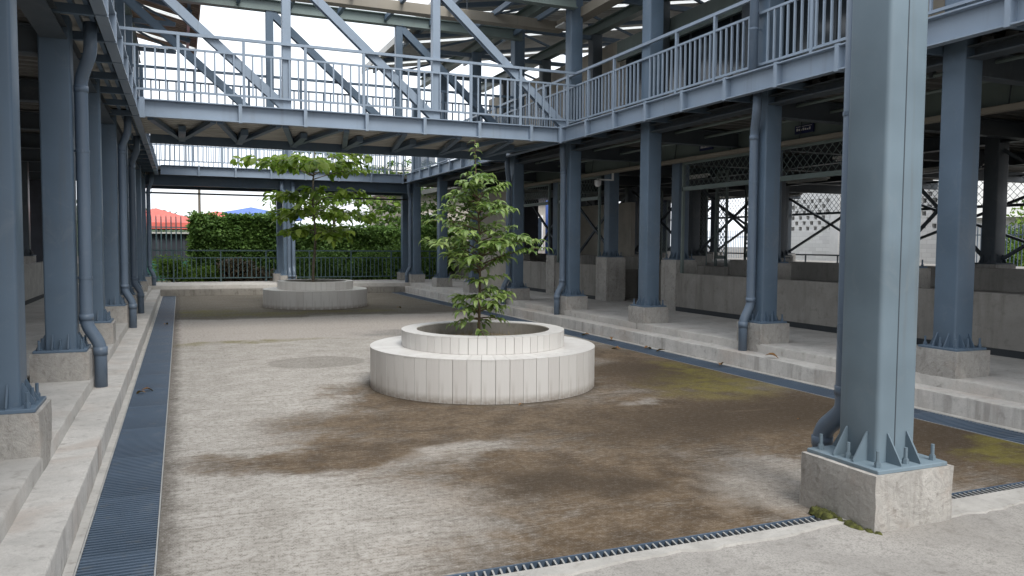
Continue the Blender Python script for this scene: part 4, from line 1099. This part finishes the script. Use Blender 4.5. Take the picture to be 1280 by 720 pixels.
# ---------------------------------------------------------------- upper storey of the right wing
def upper_wall(label, y0, y1, mat):
    t = thing('upper_wall', label, 'wall', (9.6, y0, 3.8)); MB().box(0, .18, 0, y1 - y0, 0, 2.6).build('blockwork', M[mat], t); return t
upper_wall('beige block wall behind the upper railing above the first hall bay', 2.2, 8.4, 'brickb')
upper_wall('beige plastered upper wall past the footbridge corner', 16.4, 25, 'beige')
t = thing('shop_front', 'dark glazed shop front on the upper hall-side gallery', 'shop front', (9.7, 8.5, 3.8))
for i in range(6):
    y = i * 1.3
    f = MB().box(-.03, .03, y, y + .06, 0, 2.5).build('mullion', M['paintd'], t)
    MB().box(-.008, .008, y + .06, y + 1.3, .08, 2.5).build('pane', M['glass'], t)
MB().box(-.04, .04, 0, 7.8, -.0, .08).build('sill', M['paintd'], t)
simple('upper_fascia', 'green-grey fascia panel above the upper shop front', 'fascia', MB().box(9.45, 9.53, 6.2, 16.3, 5.85, 6.3), 'paintg', 'panel', loc=(9.45, 6.2, 5.85))
for j, y in enumerate(PK):
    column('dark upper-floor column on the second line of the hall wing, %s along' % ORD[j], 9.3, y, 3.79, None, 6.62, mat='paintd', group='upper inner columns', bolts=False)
simple('roof_beam', 'dark roof beam along the hall-side column tops', 'beam', MB().hbar((CXR, 2.6, 6.75), (CXR, 25, 6.75), .2, .25), 'paintg', 'section', loc=(CXR, 2.6, 6.6))
simple('roof_beam', 'dark roof beam along the left column tops', 'beam', MB().hbar((CXL, 2.6, 6.75), (CXL, 25, 6.75), .2, .25), 'paintg', 'section', loc=(CXL, 2.6, 6.6))
simple('roof_beam', 'dark roof beam along the second column line of the hall wing', 'beam', MB().hbar((9.3, 2.6, 6.75), (9.3, 25, 6.75), .2, .25), 'paintg', 'section', loc=(9.3, 2.6, 6.6))
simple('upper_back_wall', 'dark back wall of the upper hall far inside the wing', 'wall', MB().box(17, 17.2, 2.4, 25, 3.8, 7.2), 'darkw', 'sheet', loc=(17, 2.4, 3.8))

# ---------------------------------------------------------------- beyond the far fence
struct('garden_soil', MB().add([(-25, 27.7, .10), (40, 27.7, .10), (40, 60, .10), (-25, 60, .10)], [(0, 1, 2, 3)]), M['gardens'])
def leaf_cloud(n, sampler, size, seed, flat=.6):
    rng = np.random.default_rng(seed); P = sampler(rng, n)
    d = rng.normal(size=(n, 3)); d[:, 2] *= flat; d[:, 2] -= .25; d /= np.linalg.norm(d, axis=1)[:, None]
    r = rng.normal(size=(n, 3)); s = np.cross(d, r); s /= np.linalg.norm(s, axis=1)[:, None]
    L = size * rng.uniform(.6, 1.25, n)[:, None]
    a, b = P, P + d * L; m = P + d * L * .5; w = s * L * .3; up = np.cross(s, d) * L * .08
    V = np.stack([a, m - w + up, b, m + w + up], 1).reshape(-1, 3)
    F = (np.arange(n)[:, None] * 4 + np.array([[0, 1, 2, 3]])).reshape(-1, 4)
    return V, F
def cloud_mesh(name, V, F, mat):
    me = bpy.data.meshes.new(name); me.from_pydata(V.tolist(), [], F.tolist()); me.materials.append(mat); me.update(); return me
def ellipsoids(cs):
    cs = np.array(cs, float)
    def f(rng, n):
        w = cs[:, 3] * cs[:, 4] * cs[:, 5]; k = rng.choice(len(cs), n, p=w / w.sum())
        d = rng.normal(size=(n, 3)); d /= np.linalg.norm(d, axis=1)[:, None]; r = rng.random(n) ** (.45)
        return cs[k, :3] + d * r[:, None] * cs[k, 3:6]
    return f
# ivy-covered hedge on the tall fence
def hedge(label, x0, x1, y, z0, z1, n, mat, seed, size=.14, th=.35):
    n = int(n * 1.6)
    t = thing('ivy_hedge', label, 'hedge', ((x0 + x1) / 2, y, z0))
    def f(rng, k):
        x = rng.uniform(x0, x1, k); z = z0 + (z1 - z0) * rng.random(k) ** .85
        edge = .12 * np.sin(x * 3.1) + .08 * np.sin(x * 7.7 + 1) + .05 * np.sin(x * 19); z = np.minimum(z, z1 + edge + .22 * rng.random(k) ** 4 - .08 * rng.random(k))
        yy = y + th * (rng.random(k) - .5) * 2 * (.6 + .4 * np.sin(x * 2 + z * 3)); return np.stack([x - (x0 + x1) / 2, yy - y, z - z0], 1)
    V, F = leaf_cloud(n, f, size, seed); obj('foliage', cloud_mesh('foliage', V, F, M[mat]), t, kind='stuff')
    mb = MB()
    for i in range(int((x1 - x0) / .6)): mb.bar((x0 + i * .6 - (x0 + x1) / 2, 0, -.2), (x0 + i * .6 - (x0 + x1) / 2 + .1, 0, (z1 - z0) * .9), .03, .03)
    mb.build('stems', M['bark'], t)
    V, F = leaf_cloud(int(n * .5), lambda r, k: f(r, k) * np.array([1, .25, .95]), size * 1.7, seed + 50); obj('inner_foliage', cloud_mesh('inner_foliage', V, F, M[mat]), t, kind='stuff')
    return t
picket('tall dark spear-topped fence in front of the red tents', 'x', 30.2, -3.0, .35, .1, 2.45, 'fence', .16, spear=True, w=.04)
hedge('dense ivy hedge climbing the tall fence right of the spear-topped pickets', .35, 3.4, 30.0, .1, 2.62, 9000, 'leafd', 1)
hedge('darker ivy hedge behind the broad-leaved tree and the middle gallery column', 3.4, 9.5, 30.4, .1, 2.3, 11000, 'leafd', 2, .12, .5)
def bush(label, x, y, z, rx, ry, rz, n, mat, seed, size=.1, cat='bush'):
    t = thing('bush', label, cat, (x, y, z)); rng = random.Random(seed)
    cs = [(rng.uniform(-.6, .6) * rx, rng.uniform(-.6, .6) * ry, rng.uniform(.2, .75) * rz, rx * .5, ry * .5, rz * .38) for _ in range(7)]
    V, F = leaf_cloud(n, ellipsoids(cs), size, seed); obj('foliage', cloud_mesh('foliage', V, F, M[mat]), t, kind='stuff')
    mb = MB()
    for i in range(6): mb.tube([(rng.uniform(-.1, .1), rng.uniform(-.1, .1), -.05), (rng.uniform(-.5, .5) * rx, rng.uniform(-.4, .4) * ry, rz * .7)], [.02, .006], 5)
    mb.build('stems', M['bark'], t); return t
bush('bright green bush behind the far fence near the left columns', -.1, 28.8, .1, .75, .6, 1.0, 2600, 'leafb', 11)
bush('bright green shrub behind the far fence below the spear-topped pickets', .75, 28.7, .1, .6, .5, .75, 2000, 'leafb', 12)
bush('brown heap of dead brushwood behind the far fence', 2.1, 28.7, .1, 1.1, .6, .95, 2600, 'brush', 13, .16, 'brush heap')
bush('grey-green straggling shrub above the brushwood heap', 1.7, 29.3, .1, 1.2, .4, 1.3, 1800, 'leafm', 14)
bush('dark shrub behind the far fence right of the middle column', 4.4, 29.0, .1, 1.0, .6, 1.3, 2600, 'leafd', 15)
bush('dark shrub behind the far fence near the hall corner', 6.3, 29.0, .1, 1.1, .6, 1.4, 2800, 'leafd', 16)
bush('leafy shrub between the far fence and the hall corner column', 8.1, 29.1, .1, .9, .6, 1.6, 2200, 'leafm', 17)
almond_tree('large spreading tree with flat leafy branches behind the far ivy hedge', 5.7, 32.2, -.3, 5.6, [(2.45, 9, 1.2, 2.8, .1, .1), (2.95, 9, 1.4, 3.2, .5, .1), (3.4, 8, 1.4, 3.4, .2, .1), (4.2, 7, 1.2, 2.6, .9, 0), (5.0, 6, .8, 1.7, .3, 0)], 1.3, 'leafb', 9, .08, cap=240)
almond_tree('slender spreading tree behind the ivy hedge near the hall corner', 8.9, 33.5, -.3, 5.4, [(2.4, 7, 1.0, 2.2, .3, .1), (2.9, 7, 1.0, 2.0, .3, .1), (3.7, 7, 1.1, 2.2, .8, 0), (4.6, 6, .8, 1.8, .1, 0)], 1.15, 'leafm', 10, .07, cap=240)
bush('dark leafy crown filling the gap behind the hall corner', 9.5, 31.5, .1, 2.2, 1.2, 3.6, 5200, 'leafm', 18, .2, 'tree')

bush('green tree beyond the blue-grey pickets beside the red roof', 31, 21.3, -.35, 1.6, 1.4, 3.6, 2600, 'leafb', 19, .2, 'tree')
# red and blue market shelters
def tent(label, x, y, w, d, ze, zp, mat, rz=0):
    t = thing('market_tent', label, 'tent', (x, y, -.3), rz); e = .3
    mb = MB(); n = 5; vs = []; fs = []
    for i in range(n + 1):
        u = i / n; s = 1 - u; z = (ze + (zp - ze) * u ** 1.25) + e
        vs += [(-w / 2 * s, -d / 2 * s, z), (w / 2 * s, -d / 2 * s, z), (w / 2 * s, d / 2 * s, z), (-w / 2 * s, d / 2 * s, z)]
    for i in range(n):
        for k in range(4): fs.append((i * 4 + k, i * 4 + (k + 1) % 4, i * 4 + 4 + (k + 1) % 4, i * 4 + 4 + k))
    mb.add(vs, fs).build('canopy', M[mat], t)
    mb = MB()
    for a, b in (((-w / 2, -d / 2), (w / 2, -d / 2)), ((w / 2, -d / 2), (w / 2, d / 2)), ((w / 2, d / 2), (-w / 2, d / 2)), ((-w / 2, d / 2), (-w / 2, -d / 2))):
        mb.bar((*a, ze + e - .12), (*b, ze + e - .12), .012, .25)
    mb.build('valance', M[mat], t)
    pm = MB().box(-.025, .025, -.025, .025, -.1, ze + e).mesh('pole', M['paintd'])
    for sx in (-1, 1):
        for sy in (-1, 1): obj('pole', pm, t, (sx * (w / 2 - .06), sy * (d / 2 - .06), 0))
    return t
tent('broad red market tent behind the spear-topped fence', -.9, 36, 4.6, 3.4, 2.35, 2.98, 'red')
tent('red market tent farther back beside the ivy hedge', 1.6, 40, 5.2, 4, 2.5, 3.05, 'red')
tent('blue market tent behind the ivy hedge', 3.4, 43, 4.6, 4, 2.95, 3.4, 'blue')
t = thing('market_stall', 'dark closed market stall on a green sheet base below the red tents', 'stall', (-1.2, 33.2, -.3))
MB().box(-2.0, 2.0, 0, 1.6, 0, 1.15).build('base', M['greenw'], t); MB().box(-1.95, 1.95, .02, 1.5, 1.15, 2.2).build('front', M['darkw'], t)
for i in range(9): MB().box(-1.9 + i * .46, -1.86 + i * .46, -.01, .018, 1.15, 2.2).build('slat', M['paintd'], t)
MB().box(-2.1, 2.1, -.2, 1.7, 2.2, 2.26).build('roof', M['roof'], t)
t = thing('utility_pole', 'thin utility pole with a crossarm far behind the red tents', 'pole', (1.3, 60, -.35))
MB().tube([(0, 0, -.1), (0, 0, 7.2)], [.11, .08], 8).build('shaft', M['barkg'], t); MB().bar((-.8, 0, 6.7), (.8, 0, 6.7), .09, .1).build('crossarm', M['barkg'], t)
for x in (-.7, 0, .7): MB().cyl(x, 0, .05, 6.75, 6.95, 8).build('insulator', M['white'], t)
# wooded hill
def hill():
    mb = MB(); nx, ny = 40, 10; vs = []; fs = []
    for j in range(ny + 1):
        for i in range(nx + 1):
            x, y = -70 + 110 * i / nx, 120 + 80 * j / ny
            h = 6.8 * math.exp(-((x + 14) / 20) ** 2) + 1.2 * math.exp(-((x - 12) / 18) ** 2)
            z = h * math.sin(math.pi * min(1, j / ny * 1.0)) ** .7 if 0 < j < ny else 0
            vs.append((x, y, -.4 + z + (.4 * math.sin(x * 1.3 + j) if 0 < j < ny else 0)))
    for j in range(ny):
        for i in range(nx): a = j * (nx + 1) + i; fs.append((a, a + 1, a + nx + 2, a + nx + 1))
    struct('hill', mb.add(vs, fs), M['hill'])
hill()
def f_hill(rng, n):
    x = rng.uniform(-60, 35, n); y = rng.uniform(120, 160, n); h = 6.8 * np.exp(-((x + 14) / 20) ** 2) + 1.2 * np.exp(-((x - 12) / 18) ** 2)
    z = h * np.sin(np.pi * (y - 120) / 80) ** .7; return np.stack([x, y, z + rng.random(n) * 1.6], 1)
V, F = leaf_cloud(9000, f_hill, .9, 77)
obj('hill_trees', cloud_mesh('hill_trees', V, F, M['leafh']), None, kind='stuff', label='distant green trees covering the hill', category='woodland')

# ---------------------------------------------------------------- small things on the ground
def fallen_leaf(label, x, y, z, s, rz, seed, curl=.5):
    rng = random.Random(seed)
    v, f = leaf_geo(1, .5, curl, .5, 4, True); o = MB().add(v, f).mesh('fallen_leaf', M['dead'], True)
    obj('fallen_leaf', o, None, (x, y, z), 0, s, (rng.uniform(-.3, .3), rng.uniform(-.5, .1), rz), label=label, category='leaf', group='dry leaves on the ground')
LV = [(6.52, 10.3, .02, .17, .3, 'curled brown leaf on the hall-side grating, level with the planter edge'), (6.17, 10.43, .01, .20, 1.8, 'big brown leaf on the yard floor just off the hall-side grating'),
      (6.70, 10.0, .02, .17, 2.6, 'brown leaf lying against the hall-side kerb beside the grating'), (6.55, 8.5, .02, .15, .8, 'brown leaf on the hall-side grating below a downpipe'),
      (6.86, 7.75, .195, .17, 2.2, 'brown leaf lying on the hall-side lower step near a pedestal'), (-.40, 9.2, .02, .13, .4, 'brown leaf on the left grating'), (-.36, 9.05, .02, .12, 2.4, 'brown leaf crossing another on the left grating'),
      (6.58, 11.4, .02, .16, 1.0, 'brown leaf on the hall-side grating behind the planter'), (6.60, 12.2, .02, .2, 2.0, 'upright curled brown leaf behind the white planter'), (3.05, 7.08, .01, .08, .5, 'tiny curled leaf at the foot of the near planter'),
      (5.2, 5.6, .01, .04, .5, 'tiny pale leaf on the dark damp patch'), (-.3, 16.4, .02, .14, 1.2, 'dark leaf on the far part of the left grating'), (4.9, 19.0, .01, .16, .6, 'dark leaf on the damp floor beside the far planter')]
for i, (x, y, z, s, rz, lab) in enumerate(LV): fallen_leaf(lab, x, y, z, s, rz, i)
# moss at the big pedestal
mb = MB(); rng = random.Random(2)
def mound(cx, cy, rx, ry, h, n=9, rings=4):
    vs = [(cx, cy, h)]; fs = []
    for i in range(1, rings + 1):
        for k in range(n):
            a = 6.2832 * k / n; q = i / rings; jx = 1 + rng.uniform(-.18, .18)
            vs.append((cx + rx * q * jx * math.cos(a), cy + ry * q * jx * math.sin(a), h * (1 - q ** 2.2) + rng.uniform(-.006, .006) + (.006 if i == rings else .01)))
    for k in range(n): fs.append((0, 1 + k, 1 + (k + 1) % n))
    for i in range(rings - 1):
        for k in range(n): fs.append((1 + i * n + k, 1 + (i + 1) * n + k, 1 + (i + 1) * n + (k + 1) % n, 1 + i * n + (k + 1) % n))
    mb.add(vs, fs)
for q in range(26):
    u = rng.random(); mound(3.512 - rng.uniform(0, .07) * u + (.03 if u < .15 else 0), 3.17 + .42 * u, rng.uniform(.015, .045), rng.uniform(.02, .06), rng.uniform(.008, .02) + .025 * u, 11, 4)
mb.build('moss_clump', M['moss'], None, True, kind='stuff', label='green moss growing at the foot of the big concrete block', category='moss')
